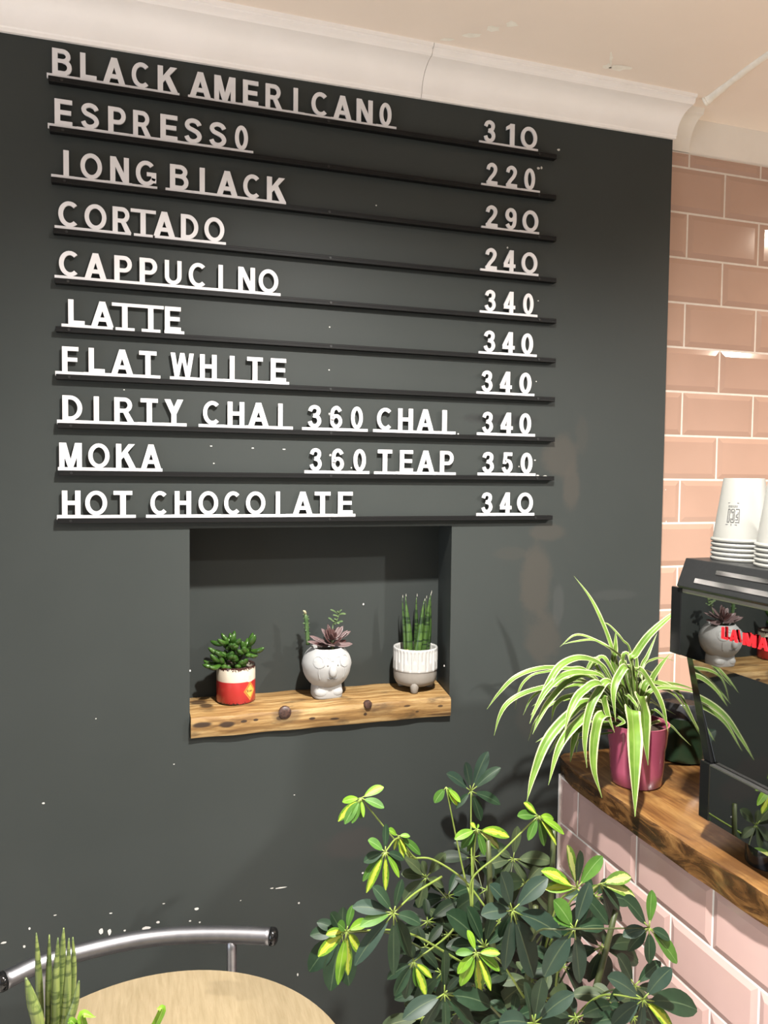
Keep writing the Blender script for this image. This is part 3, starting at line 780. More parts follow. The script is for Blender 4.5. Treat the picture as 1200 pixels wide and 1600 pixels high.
# ------------------------------------------------------------------ plank shelf in the niche
r = thing('plank_shelf', 'rough reclaimed wooden plank shelf with bolts set into the wall niche', 'shelf', (0.58, 0.05, NZ0))
b = MB()
nx = 40
rings = []
for i in range(nx + 1):
    f = i / nx; x = NX0 + 0.0015 + (NX1 - 0.003 - NX0) * f
    zt = 1.0995 + 0.0008 * math.sin(i * 0.9); zb_ = NZ0 + 0.0012 + 0.0004 * math.sin(i * 0.6 + 1)
    yf = -0.012 + 0.0012 * math.sin(i * 0.75)
    xb = NX0 + 0.0015 + (NXB - 0.004 - NX0) * f
    rings.append(b.add([(xb, ND - 0.001, zb_), (x, yf + 0.002, zb_), (x, yf, zb_ + 0.004), (x, yf, zt - 0.006), (x, yf + 0.002, zt - 0.0015), (x, yf + 0.006, zt), (xb, ND - 0.001, zt)]))
for a, c in zip(rings, rings[1:]):
    for i in range(7): i2 = (i + 1) % 7; b.face((a + i, a + i2, c + i2, c + i))
b.face([rings[0] + i for i in range(7)]); b.face([rings[-1] + i for i in range(7)][::-1])
b.build('plank', M['shelf'], r, auto=40)
M['rust'] = noisy('rusty bolt head', (0.020, 0.010, 0.008), (0.075, 0.035, 0.024), 200, 0.5, bump=0.3)
for (u, v, rr) in ((445.5, 1113.5, 9.5), (575, 1101, 6.5)):
    c = at(u, v, -0.013); rad = rr * 1.58 / FPX
    b = MB(); b.tube([c + Vector((0, 0.006, 0)), c + Vector((0, -0.001, 0)), c + Vector((0, -0.0035, 0)), c + Vector((0, -0.0045, 0))], [rad, rad, rad * 0.8, rad * 0.35], 14)
    b.build('bolt', M['rust'], r, auto=40)
SHZ = 1.1003

# ------------------------------------------------------------------ red enamel pot with green succulent
PC = Vector((0.4085, 0.083, SHZ)); PR = 0.0395; PH = 0.075
r = thing('potted_succulent', 'glossy green succulent in a small worn red and cream pot on the plank shelf', 'potted plant', PC)
b = MB(); b.lathe([(PR * .94, 0), (PR, 0.003), (PR, PH - 0.002), (PR * .985, PH), (PR * .93, PH - 0.001), (PR * .92, PH - 0.012)], PC, 48); b.build('pot', M['redpot'], r, auto=40)
b = MB(); b.lathe([(PR * .935, PH - 0.013), (PR * .5, PH - 0.009), (0.001, PH - 0.006)], PC, 32, capb=False, rfn=lambda q, z, a: q * (1 + 0.01 * math.sin(7 * a))); b.build('soil', M['soil'], r, smooth=True)
# label printed round the side
def on_cyl(C, R, a0): return lambda x, y, d: (C.x + (R + d) * math.cos(a0 + x / R), C.y + (R + d) * math.sin(a0 + x / R), C.z + y)
a0 = math.radians(-52)
lb = MB(); f_ = on_cyl(PC, PR, a0)
def dia(cx, cy, rx, ry, n=6):
    cs = [(cx, cy - ry), (cx + rx, cy), (cx, cy + ry), (cx - rx, cy)]; out = []
    for k in range(4):
        a, c = cs[k], cs[(k + 1) % 4]
        out += [(a[0] + (c[0] - a[0]) * i / n, a[1] + (c[1] - a[1]) * i / n) for i in range(n)]
    return out
def gridprism(b, poly, fn, d0, d1, mat):     # star of quads so the patch follows the curve
    cx = sum(q[0] for q in poly) / len(poly); cy = sum(q[1] for q in poly) / len(poly); n = len(poly)
    L = [[(cx + (x - cx) * k / 4, cy + (y - cy) * k / 4) for x, y in poly] for k in range(1, 5)]
    c0 = b.add([fn(cx, cy, d1)]); rg = [b.add([fn(x, y, d1) for x, y in l]) for l in L]
    for i in range(n):
        i2 = (i + 1) % n; b.face((c0, rg[0] + i, rg[0] + i2), mat)
        for a, c in zip(rg, rg[1:]): b.face((a + i, c + i, c + i2, a + i2), mat)
gridprism(lb, dia(0, 0.026, 0.0155, 0.0200), f_, 0, 0.0003, 0)
gridprism(lb, dia(0, 0.026, 0.0118, 0.0150), f_, 0, 0.0005, 2)
gridprism(lb, dia(0, 0.026, 0.0108, 0.0138), f_, 0, 0.0007, 1)
for ch, x0, y0, s_ in (('R', -0.0080, 0.0235, 0.0058), ('O', -0.0036, 0.0240, 0.0036), ('M', -0.0004, 0.0240, 0.0036), ('A', 0.0032, 0.0240, 0.0036)):
    for q in G[ch][1]: lb.prism(q, lambda x, y, d: f_(x0 + x * s_, y0 + y * s_, d), 0.0007, 0.0009, 2)
lb.build('label', [M['lab_or'], M['lab_ye'], M['lab_dk']], r)
lb = MB(); gridprism(lb, [(0.012 * math.cos(2 * PI * i / 20), 0.0535 + 0.0095 * math.sin(2 * PI * i / 20)) for i in range(20)], f_, 0, 0.0003, 0)
for k in range(3): lb.prism(rect(-0.004 + k * 0.0006, 0.0490 + k * 0.003, 0.004 - k * 0.0006, 0.0494 + k * 0.003), f_, 0.0003, 0.0005, 1)
lb.build('sticker', [M['cream'], M['lab_dk']], r)
def q5(x, y): return (300 + x / 8.42, 930 + y / 8.42)
tips = [(240, 600), (215, 690), (245, 780), (150, 860), (140, 915), (230, 945), (385, 500), (340, 580), (430, 720), (500, 495), (560, 465), (460, 560), (545, 520), (630, 580), (660, 605), (800, 490), (828, 520),
        (730, 560), (950, 690), (868, 790), (700, 890), (630, 790), (590, 960), (720, 700), (425, 840), (530, 740), (590, 690), (765, 630), (490, 690), (410, 650), (300, 850), (360, 800), (470, 930), (660, 860), (770, 740),
        (575, 600), (520, 650), (680, 680), (320, 720), (620, 900)]
nodes = [(480, 960), (560, 820), (620, 900), (480, 800), (700, 740), (520, 640), (420, 900), (640, 960)]
for k in range(0, len(nodes)):
    u, v = q5(*nodes[k]); top_ = at(u, v, 0.075 + random.uniform(-.012, .012))
    b = MB(); b.tube(catmull([Vector((PC.x + random.uniform(-.01, .01), PC.y + random.uniform(-.008, .008), SHZ + PH - 0.012)), (top_ + PC + Vector((0, 0, PH))) / 2, top_], 4), 0.0026, 8)
    b.build('stem', M['stemdk'], r, smooth=True)
for _ in range(30):
    a_ = random.uniform(0, 2 * PI); q_ = random.uniform(0.15, 0.9)
    tips.append((540 + 300 * q_ * math.cos(a_), 740 + 240 * q_ * math.sin(a_)))
for k, tp in enumerate(tips):
    nd = min(nodes, key=lambda q: (q[0] - tp[0]) ** 2 + (q[1] - tp[1]) ** 2 + (0 if q[1] > tp[1] - 60 else 90000))
    yy = 0.072 + random.uniform(-0.035, 0.018)
    A_ = at(*q5(*nd), 0.075); Bt = at(*q5(*tp), yy)
    L_ = (Bt - A_).length
    A2 = A_.lerp(Bt, max(0.0, 1 - 0.034 / max(L_, 0.001)) * 0.8)
    mid = A2.lerp(Bt, 0.55) + Vector((0, -0.002, -0.0035))
    pts = catmull([A2, mid, Bt], 5)
    rad = [q * 1.6 for q in [0.0018, 0.0026, 0.0034, 0.0040, 0.0043, 0.0045, 0.0045, 0.0042, 0.0036, 0.0026, 0.0008][:len(pts)]]
    b = MB(); b.tube(pts, rad, 9, flat=0.72)
    b.build('leaf', M['succ'], r, smooth=True)

# ------------------------------------------------------------------ koala head planter
KC = Vector((0.5955, 0.066, SHZ))
r = thing('koala_planter', 'white ceramic koala head planter holding a maroon rosette succulent', 'planter', KC)
HC = KC + Vector((0, 0, 0.0665)); HR = 0.0505
face = (Vector((0.03, -1.0, 0))).normalized()        # the way the face looks
fr = Vector((-face.y, face.x, 0))                     # to the right of the face as seen
prof = []
for k in range(15):
    th = math.radians(168 - (168 - 42) * k / 14)
    rr = HR * math.sin(th) * (1.0 if th > PI / 2 else 1.03)
    prof.append((rr, -0.0 + 0.0480 * math.cos(th) * (1.06 if th > PI / 2 else 1.0)))
rt = prof[-1][0]; zt = prof[-1][1]
prof += [(rt - 0.001, zt + 0.0022), (rt - 0.004, zt + 0.0018), (rt - 0.005, zt - 0.012)]
def khead(q, z, a): return q * (1 + 0.012 * math.cos(2 * a))
b = MB(); b.lathe(prof, HC, 56, rfn=khead); b.build('head', M['koala'], r, smooth=True)
# seated body: rounded block with two paws
bm = bmesh.new()
b = MB()
def sup(cx, cy, rx, ry, n=36, e=4.0):
    out = []
    for i in range(n):
        a = 2 * PI * i / n; c_, s_ = math.cos(a), math.sin(a)
        out.append((cx + rx * math.copysign(abs(c_) ** (2 / e), c_), cy + ry * math.copysign(abs(s_) ** (2 / e), s_)))
    return out
rings = []
for z, k in ((0.0, 0.95), (0.003, 1.0), (0.015, 1.0), (0.024, 0.965), (0.033, 0.93), (0.045, 0.88)):
    rings.append(b.add([tuple(KC + fr * x + face * (y) + Vector((0, 0, z))) for x, y in sup(0, 0, 0.031 * k, 0.027 * k)]))
for a, c in zip(rings, rings[1:]):
    for i in range(36): i2 = (i + 1) % 36; b.face((a + i, a + i2, c + i2, c + i))
b.face([rings[0] + i for i in range(36)][::-1])
b.build('body', M['koala'], r, auto=50)
R3 = Matrix((fr, face, Vector((0, 0, 1)))).transposed()
for sx in (-0.0152, 0.0152):
    b = MB(); b.ellipsoid(KC + fr * sx + face * 0.0180 + Vector((0, 0, 0.0122)), (0.0150, 0.0105, 0.0118), R=R3, n=24, m_=16)
    b.build('paw', M['koala'], r, smooth=True)
def hp(x, z, d=0.0):      # a point on the head, x to the right of the face, z up from the head centre
    th = math.acos(max(-1, min(1, z / 0.0490))); rr = HR * math.sin(th) * 1.01
    a = x / max(rr, 0.02)
    return HC + (face * math.cos(a) + fr * math.sin(a)) * (rr + d) + Vector((0, 0, z))
b = MB(); c = hp(0, -0.003, 0.000); b.ellipsoid(c, (0.0086, 0.0062, 0.0125), R=R3, n=20, m_=14); b.build('nose', M['koala'], r, smooth=True)
for sx in (-0.0105, 0.0105):
    b = MB(); b.ellipsoid(hp(sx, 0.0085, -0.0003), (0.0022, 0.0014, 0.0022), R=R3, n=10, m_=8); b.build('eye', M['koalaline'], r, smooth=True)
b = MB()
for s_ in (-1, 1): b.tube(catmull([hp(0, -0.0185, 0), hp(s_ * 0.005, -0.0205, 0), hp(s_ * 0.0105, -0.0185, 0)], 4), 0.0009, 6)
b.tube([hp(0, -0.0145, 0), hp(0, -0.0185, 0)], 0.0006, 6)
b.build('mouth', M['koalaline'], r, smooth=True)
for s_ in (-1, 1):
    cx, cz = s_ * 0.0285, 0.0165
    b = MB()
    poly = [(cx + 0.0128 * math.cos(2 * PI * i / 24), cz + 0.0128 * math.sin(2 * PI * i / 24)) for i in range(24)]
    gridprism(b, poly, lambda x, y, d: tuple(hp(x, y, d)), 0, 0.0020, 0)
    for k in range(24):
        k2 = (k + 1) % 24; i = b.add([tuple(hp(*poly[k], 0.0020)), tuple(hp(*poly[k2], 0.0020)), tuple(hp(*poly[k2], -0.002)), tuple(hp(*poly[k], -0.002))]); b.face((i, i + 1, i + 2, i + 3))
    inner = [hp(cx + s_ * 0 + 0.0092 * math.cos(math.radians(a)), cz + 0.0092 * math.sin(math.radians(a)), 0.0009) for a in range(-10, 200, 15)]
    b.tube([q + (q - HC).normalized() * 0.0012 for q in inner], 0.0009, 6)
    zz = [hp(cx + s_ * -0.012 + s_ * 0.0035 * k, cz - 0.0075 - (0.0030 if k % 2 else 0), 0.0008) for k in range(6)]
    b.tube(zz, 0.0006, 6)
    b.build('ear', M['koala'], r, smooth=False)
# brow seam: two raised arcs meeting in a V over the face
b = MB()
for s_ in (-1, 1): b.tube(catmull([hp(s_ * 0.001, 0.0165, 0), hp(s_ * 0.009, 0.0235, 0), hp(s_ * 0.018, 0.0235, 0), hp(s_ * 0.026, 0.012, 0), hp(s_ * 0.030, -0.004, 0), hp(s_ * 0.026, -0.022, -0.0004)], 5), 0.0013, 6)
for s_ in (-1, 1): b.tube(catmull([hp(s_ * 0.0005, 0.0165, 0), hp(s_ * 0.005, 0.0245, 0), hp(s_ * 0.008, 0.031, 0)], 5), 0.0012, 6)
b.build('brow', M['koala'], r, smooth=True)
b = MB(); b.lathe([(rt - 0.004, zt - 0.006), (0.02, zt - 0.003), (0.001, zt - 0.001)], HC, 24, capb=False); b.build('soil', M['soil'], r, smooth=True)
# plants in the koala
ROS = Vector((0.6045, 0.055, HC.z + zt + 0.006))
def petal(r, base, tip, wdt, mat, up=(0, -0.45, 0.9), name='rosette_leaf', fold=0.35, sag=0.004):
    L_ = (tip - base).length
    mid = base.lerp(tip, 0.5) + Vector((0, 0, -sag))
    pts = catmull([base, mid, tip], 6)
    b = MB(); b.ribbon(pts, lambda t: wdt * (0.30 + 0.70 * math.sin(PI * min(1, t * 0.86 + 0.06)) ** 0.9) * (1 - 0.94 * max(0, (t - 0.80) / 0.20) ** 2), up, 4, fold)
    return b.build(name, mat, r, smooth=True, solid=0.0012)
def q7(x, y): return (450 + x / 10, 940 + y / 10)
for (tx, ty, dy, wdt, mt) in ((300, 625, -.012, .014, 'mauve'), (335, 535, .004, .014, 'mauve'), (650, 680, -.030, .016, 'mauve'), (1010, 660, -.010, .015, 'mauve'), (980, 460, .012, .010, 'mauve'), (935, 450, .004, .010, 'mauve'),
                          (860, 380, .006, .012, 'mauve'), (800, 390, .012, .012, 'maroon'), (520, 420, .004, .012, 'mauve'), (560, 520, -.012, .013, 'maroon'), (470, 590, -.022, .013, 'mauve'), (620, 350, .010, .010, 'maroon'),
                          (700, 420, -.006, .010, 'maroon'), (760, 470, -.01, .011, 'maroon'), (590, 430, .002, .011, 'maroon'), (680, 500, -.018, .012, 'maroon'), (850, 560, -.018, .013, 'maroon'), (400, 660, -.012, .013, 'maroon'),
                          (640, 390, .0, .008, 'maroon'), (910, 600, .014, .012, 'maroon')):
    tp = at(*q7(tx, ty), ROS.y + dy); bs = ROS + Vector((0, 0, 0.004 if ty > 500 else 0.012))
    petal(r, bs, tp, wdt, M[mt])
b = MB(); b.tube([ROS + Vector((0, 0, -0.012)), ROS + Vector((0, 0, 0.016))], 0.004, 8); b.build('stem', M['stemdk'], r, smooth=True)
c0, c1, c2 = at(*q7(315, 600), 0.072), at(*q7(290, 350), 0.072), at(*q7(275, 190), 0.072)
b = MB(); pts = catmull([c0 + Vector((0, 0, -0.01)), c1, c2], 8)
b.tube(pts, [0.0042] * (len(pts) - 3) + [0.0038, 0.003, 0.001], 10); b.build('cactus_stem', M['cactus'], r, smooth=True)
for k in range(26):
    f = 0.12 + 0.84 * k / 25; q = pts[min(len(pts) - 1, int(f * (len(pts) - 1)))]; a = k * 2.4
    d = Vector((math.cos(a), math.sin(a) * 0.8, 0.25))
    big = k in (7, 16, 12)
    b = MB(); e = q + d * (0.0105 if big else 0.0072); b.tube([q + d * 0.003, q.lerp(e, 0.7) + Vector((0, 0, .0006)), e], [0.0010, 0.0017 if big else 0.0009, 0.0004], 6)
    b.build('cactus_leaf', M['sprig'] if big else M['cactus'], r, smooth=True)
b = MB(); e = at(*q7(235, 140), 0.070); b.tube([c2, c2.lerp(e, .6) + Vector((0.0012, 0, 0.001)), e], [0.003, 0.0026, 0.001], 8); b.build('cactus_tip', M['succtip'], r, smooth=True)
s0, s1, s2 = at(*q7(700, 380), 0.082), at(*q7(770, 280), 0.082), at(*q7(805, 170), 0.082)
b = MB(); b.tube(catmull([ROS + Vector((0.004, 0.008, -0.008)), s0, s1, s2], 5), 0.0011, 6); b.build('sprig_stem', M['sprig'], r, smooth=True)
for (tx, ty, bx, by) in ((660, 125, 775, 190), (840, 125, 790, 190), (905, 195, 800, 200), (700, 210, 790, 240), (625, 255, 700, 305), (690, 300, 750, 330), (860, 310, 780, 330), (720, 270, 770, 300), (800, 350, 760, 330), (740, 350, 720, 360), (770, 160, 800, 180)):
    petal(r, at(*q7(bx, by), 0.082), at(*q7(tx, ty), 0.078 + random.uniform(-.006, .004)), 0.0062, M['sprig'], name='sprig_leaf', fold=0.2, sag=-0.001)

# ------------------------------------------------------------------ sansevieria in ribbed footed pot
SP = Vector((0.7945, 0.066, SHZ))
r = thing('potted_sansevieria', 'upright banded sansevieria in a white ribbed pot with beige base on the shelf', 'potted plant', SP)
R0 = 0.0475; ZB = 0.012; ZM = 0.046; ZTp = 0.094
b = MB(); b.lathe([(0.018, ZB + 0.001), (R0 * .70, ZB), (R0 * .88, ZB + 0.004), (R0 * .975, ZB + 0.013), (R0, ZB + 0.024), (R0, ZM)], SP, 60); b.build('lower_pot', M['beige'], r, smooth=True)
NF = 34
def flute(q, z, a):
    k = (a * NF / (2 * PI)) % 1.0
    amp = 0.0022 if ZM + 0.003 < z < ZTp - 0.006 else 0.0
    odd = int(a * NF / (2 * PI)) % 2
    if odd and z < ZM + 0.020: amp = 0
    return q - amp * (1 - min(1, abs(k - 0.5) / 0.32) ** 2 if abs(k - 0.5) < 0.32 else 0)
prof = [(R0 + 0.0003, ZM - 0.0008), (R0 + 0.0012, ZM)] + [(R0 + 0.0012, ZM + 0.004 + (ZTp - ZM - 0.011) * k / 12) for k in range(13)] + [(R0 + 0.0012, ZTp - 0.003), (R0 + 0.0004, ZTp), (R0 - 0.0035, ZTp), (R0 - 0.0045, ZTp - 0.004), (R0 - 0.0045, ZTp - 0.018)]
b = MB(); b.lathe(prof, SP, NF * 10, rfn=flute, capb=False); b.build('ribbed_rim', M['ribwhite'], r, smooth=True)
for a in (-112, 8, 128):
    c = SP + Vector((0.036 * math.cos(math.radians(a)), 0.036 * math.sin(math.radians(a)), 0))
    b = MB(); b.tube([c + Vector((0, 0, 0.0002)), c + Vector((0, 0, 0.002)), c + Vector((0, 0, 0.014)), c + Vector((0, 0, 0.03))], [0.0062, 0.0075, 0.0098, 0.008], 16); b.build('foot', M['beige'], r, smooth=True)
b = MB(); b.lathe([(R0 - 0.004, ZTp - 0.014), (0.02, ZTp - 0.012), (0.001, ZTp - 0.011)], SP, 24, capb=False); b.build('soil', M['soil'], r, smooth=True)
b = MB(); b.ellipsoid(SP + Vector((-0.026, -0.016, ZTp - 0.009)), (0.009, 0.007, 0.006)); b.build('moss', M['moss'], r, smooth=True)
def q6(x, y): return (600 + x / 8.89, 920 + y / 8.89)
for (bx, by, tx, ty, wpx, yb) in ((285, 860, 262, 120, 36, .070), (350, 870, 308, 105, 62, .060), (430, 860, 460, 105, 44, .082), (455, 880, 565, 165, 66, .056), (535, 870, 650, 90, 66, .062), (600, 860, 660, 60, 44, .078), (560, 800, 592, 130, 30, .088)):
    base_ = at(*q6(bx, by), yb); tip = at(*q6(tx, ty), yb + 0.006)
    base_ = base_ + (base_ - tip).normalized() * 0.012
    w_ = wpx / 8.89 * 2.5 / FPX
    pts = [base_.lerp(tip, k / 12) + Vector((0.0015 * math.sin(k * .4), 0, 0)) for k in range(13)]
    b = MB(); b.tube(pts, [w_ / 2 * (1.0 if k < 5 else max(0.10, 1 - ((k - 4) / 8.3) ** 1.5)) for k in range(13)], 10)
    lf = b.build('leaf', M['sans'], r, smooth=True)
    b = MB(); b.tube([tip, tip + (tip - base_).normalized() * 0.0055], [0.0007, 0.0003], 6); b.build('dry_tip', M['dry'], lf)

# ------------------------------------------------------------------ spider plant in pink pot
PP = Vector((1.1865, -0.185, CT + 0.0003))
r = thing('spider_plant', 'striped spider plant in a pink glazed pot at the end of the wooden worktop', 'potted plant', PP)
b = MB(); b.lathe([(0.046, 0), (0.0495, 0.003), (0.0525, 0.03), (0.0555, 0.075), (0.0585, 0.088), (0.0615, 0.121), (0.0625, 0.125), (0.0590, 0.125), (0.056, 0.10)], PP, 56); b.build('pot', M['pinkpot'], r, auto=60)
b = MB(); b.lathe([(0.057, 0.110), (0.03, 0.116), (0.001, 0.118)], PP, 24, capb=False); b.build('soil', M['soil'], r, smooth=True)
def F(x, y): return (740 + x / 3.75, 880 + y / 3.75)
def Gq(x, y): return (740 + x / 3.75, 1040 + y / 3.75)
def spider(px, wpx, dy0=0.0, dy1=0.0, up=(0.0, -0.55, 0.83)):
    n = len(px); y0 = PP.y
    pts = []
    root = PP + Vector((random.uniform(-.016, .016), random.uniform(-.016, .016), 0.112))
    for k, (u, v) in enumerate(px):
        f = (k + 1) / n
        pts.append(at(u, v, y0 + dy0 + (dy1 - dy0) * f))
    pts = catmull([root] + pts, 7)
    W = wpx / 3.75 * 1.85 / FPX
    b = MB(); b.ribbon(pts, lambda t: W * (0.55 + 0.45 * min(1, t * 3.5)) * (1 if t < 0.55 else max(0.05, 1 - ((t - 0.55) / 0.45) ** 1.6)), up, 6, 0.30)
    b.build('leaf', M['spider'], r, smooth=True)
LV = [
 ([F(815, 520), F(750, 340), F(680, 200), F(588, 75)], 30, .02, .05), ([F(880, 600), F(840, 530), F(720, 455), F(600, 420), F(505, 490)], 21, 0, .03),
 ([F(830, 560), F(790, 490), F(700, 450), F(590, 460), F(515, 478)], 15, .02, .05), ([F(920, 540), F(870, 450), F(800, 370), F(760, 345)], 24, -.01, -.02),
 ([F(920, 600), F(950, 530), F(1030, 420), F(1150, 312), F(1190, 290)], 36, -.02, -.06), ([F(825, 640), F(830, 500), F(832, 395)], 30, .02, .03), ([F(980, 640), F(1020, 540), F(1075, 410)], 20, .03, .06),
 ([F(1030, 720), F(1080, 620), F(1150, 530)], 28, .0, -.02), ([F(985, 630), F(1050, 565), F(1120, 558), F(1185, 577)], 13, .03, .07),
 ([F(810, 690), F(740, 590), F(620, 555), F(510, 600), F(440, 700), F(390, 800), F(335, 890)], 36, -.02, -.06), ([F(690, 650), F(560, 620), F(400, 615), F(250, 665), F(150, 760), F(78, 855)], 26, .0, .03),
 ([F(650, 690), F(450, 720), F(300, 760), F(200, 820), F(150, 900), Gq(120, 410)], 26, .0, .0), ([F(780, 690), F(640, 640), F(520, 660), F(430, 740), F(370, 840), Gq(328, 340)], 32, -.03, -.07),
 ([F(700, 680), F(560, 690), F(450, 800), F(390, 900), Gq(345, 402)], 30, -.02, -.06), ([F(660, 645), F(400, 640), F(300, 690), F(255, 780), F(243, 858)], 13, .03, .06),
 ([F(905, 628), F(850, 660), F(818, 760), Gq(832, 330)], 38, -.04, -.09), ([Gq(810, 100), Gq(720, 170), Gq(670, 290), Gq(650, 450), Gq(664, 600)], 38, -.05, -.09),
 ([Gq(760, 115), Gq(640, 150), Gq(570, 250), Gq(532, 385)], 38, -.05, -.10), ([Gq(770, 170), Gq(775, 260), Gq(825, 392)], 44, -.05, -.075),
 ([Gq(890, 180), Gq(935, 210), Gq(965, 250)], 24, -.04, -.08), ([Gq(975, 178), Gq(998, 280), Gq(1005, 420), Gq(1022, 585)], 62, -.06, -.085),
 ([Gq(925, 255), Gq(940, 400), Gq(942, 600), Gq(946, 885)], 74, -.075, -.165), ([Gq(960, 30), Gq(1050, 130), Gq(1105, 240), Gq(1139, 386)], 40, -.03, -.075),
 ([Gq(740, 270), Gq(610, 335), Gq(500, 480), Gq(438, 700)], 42, -.04, -.10), ([Gq(700, 215), Gq(560, 290), Gq(430, 440), Gq(350, 640), Gq(312, 795)], 46, -.03, -.09),
 ([Gq(762, 285), Gq(710, 400), Gq(702, 600), Gq(752, 775)], 46, -.06, -.10), ([Gq(640, 370), Gq(590, 430), Gq(566, 565)], 36, -.02, -.04),
 ([Gq(660, 240), Gq(480, 360), Gq(395, 490), Gq(343, 625)], 36, .0, -.03), ([Gq(620, 250), Gq(560, 200), Gq(450, 230), Gq(360, 330), Gq(320, 440)], 14, .03, .06),
 ([Gq(700, 190), Gq(560, 180), Gq(480, 230), Gq(455, 330)], 26, .0, -.02), ([Gq(700, 120), Gq(560, 90), Gq(430, 130), Gq(340, 190), Gq(290, 290)], 20, .03, .06),
 ([Gq(620, 330), Gq(520, 380), Gq(420, 420), Gq(362, 450)], 16, .02, .05), ([Gq(760, 200), Gq(640, 210), Gq(560, 290), Gq(500, 400)], 34, -.01, -.02),
 ([F(1000, 720), F(1090, 705), F(1200, 765), Gq(1290, 330), Gq(1346, 425)], 40, -.01, -.02), ([F(1000, 760), F(1100, 735), F(1200, 800), Gq(1330, 412)], 30, .02, .03),
 ([Gq(1010, 190), Gq(1080, 230), Gq(1150, 270), Gq(1205, 302)], 12, .03, .06), ([Gq(1020, 220), Gq(1100, 250), Gq(1195, 290)], 11, .04, .08), ([Gq(1080, 330), Gq(1150, 350), Gq(1210, 410), Gq(1275, 470)], 22, .0, .01),
 ([Gq(690, 60), Gq(740, 40), Gq(800, 90)], 14, .04, .06), ([Gq(1000, 60), Gq(1040, 40), Gq(1080, 50)], 14, .05, .09), ([Gq(840, 300), Gq(880, 330), Gq(830, 360)], 20, -.03, -.06),
 ([Gq(900, 200), Gq(870, 120), Gq(830, 160), Gq(800, 230)], 22, -.03, -.05), ([Gq(950, 60), Gq(955, 0), F(950, 480)], 26, .02, .04), ([Gq(900, 100), F(890, 640), F(895, 560)], 22, .03, .05),
 ([Gq(1040, 280), Gq(1060, 260), Gq(1100, 290), Gq(1130, 340)], 20, .0, -.02), ([Gq(600, 110), Gq(480, 150), Gq(400, 200), Gq(340, 240)], 14, .04, .06), ([Gq(640, 420), Gq(610, 450), Gq(600, 520)], 12, .0, .0),
 ([Gq(740, 330), Gq(640, 330), Gq(520, 400), Gq(440, 520)], 26, .0, .0),
]
for q in LV: spider(*q)
for k in range(16):          # shorter inner leaves
    a_ = math.radians(random.uniform(15, 165)); L_ = random.uniform(45, 95); cx_, cy_ = 965 + random.uniform(-15, 15), 1100
    dx_, dy_ = math.cos(a_) * L_, math.sin(a_) * L_ * 0.9
    spider([(cx_ + dx_ * 0.5, cy_ - dy_ * 0.75), (cx_ + dx_ * 0.95, cy_ - dy_), (cx_ + dx_ * 1.5, cy_ - dy_ * 0.62)], random.uniform(20, 30), random.uniform(-.02, .03), random.uniform(-.05, .06))

# ------------------------------------------------------------------ dark green pot behind
GP = Vector((1.372, -0.095, CT))
r = thing('green_pot', 'dark green glazed pot behind the spider plant on the worktop', 'pot', GP)
b = MB(); b.lathe([(0.045, 0), (0.052, 0.004), (0.056, 0.03), (0.059, 0.098), (0.0605, 0.1), (0.056, 0.1), (0.054, 0.08)], GP, 48); b.build('pot_body', M['greenpot'], r, auto=50)
b = MB(); b.lathe([(0.0555, 0.099), (0.0575, 0.102), (0.0572, 0.132), (0.055, 0.134), (0.052, 0.132), (0.05, 0.10)], GP, 48); b.build('inner_pot', noisy('grey nursery pot', (0.02, 0.02, 0.022), (0.05, 0.05, 0.053), 50, 0.3), r, auto=50)
b = MB(); b.lathe([(0.052, 0.118), (0.001, 0.121)], GP, 24, capb=False); b.build('soil', M['soil'], r)

# ------------------------------------------------------------------ espresso machine
Y0, Y1 = -0.409, -1.16
EM = Vector((1.36, (Y0 + Y1) / 2, CT))
r = thing('espresso_machine', 'black espresso machine with mirrored back panels and red lettering on the worktop', 'coffee machine', EM)
XU = 1.1025; XM = 1.135; XL = 1.130
YM0, YM1 = -0.4042, -0.4560            # far edge of the middle panel, top and bottom
YL = -0.4585                           # far edge of the lower panel
# body behind the panels
prof = [(1.141, 0.990), (1.141, 1.262), (1.112, 1.265), (1.112, 1.378), (1.62, 1.378), (1.62, 0.990)]
b = MB(); b.prism(prof, lambda x, y, d: (x, d, y), YL - 0.002, Y1); b.build('body', M['blackmetal'], r, bevel=0.002)
# top hood with its sloping back
hood = [(1.095, 1.3835), (1.1125, 1.4300), (1.60, 1.4300), (1.60, 1.379), (1.10, 1.379)]
b = MB(); b.prism(hood, lambda x, y, d: (x, d, y), Y0 + 0.004, Y1); b.build('hood', M['blackmetal'], r, bevel=0.0012)
def slope(f): return Vector((1.095 + 0.0175 * f, 0, 1.3835 + 0.0465 * f))
for (ya, f0, f1) in ((on(1119, 897, 0, 1.106).y, 0.60, 0.74), (on(1086, 907, 0, 1.10).y, 0.20, 0.36)):
    b = MB(); A0, A1 = slope(f0), slope(f1); nn = Vector((-0.0465, 0, 0.0175)).normalized()
    pts = [A0 + nn * 0.0004, A1 + nn * 0.0004, A1 + nn * 0.0014, A0 + nn * 0.0014]
    i = b.add([(q.x, ya, q.z) for q in pts]); j = b.add([(q.x, Y1 + 0.03, q.z) for q in pts])
    for k in range(4): k2 = (k + 1) % 4; b.face((i + k, i + k2, j + k2, j + k))
    b.face((i, i + 1, i + 2, i + 3)); b.face((j + 3, j + 2, j + 1, j)); b.build('vent_slot', M['chrome'], r)
b = MB(); b.box((XU - 0.001, Y1, 1.3715), (XU + 0.008, Y0 - 0.002, 1.3795)); b.build('edge_trim', plain('brushed edge trim', (0.5, 0.49, 0.47), 0.4, 1.0), r, bevel=0.002)
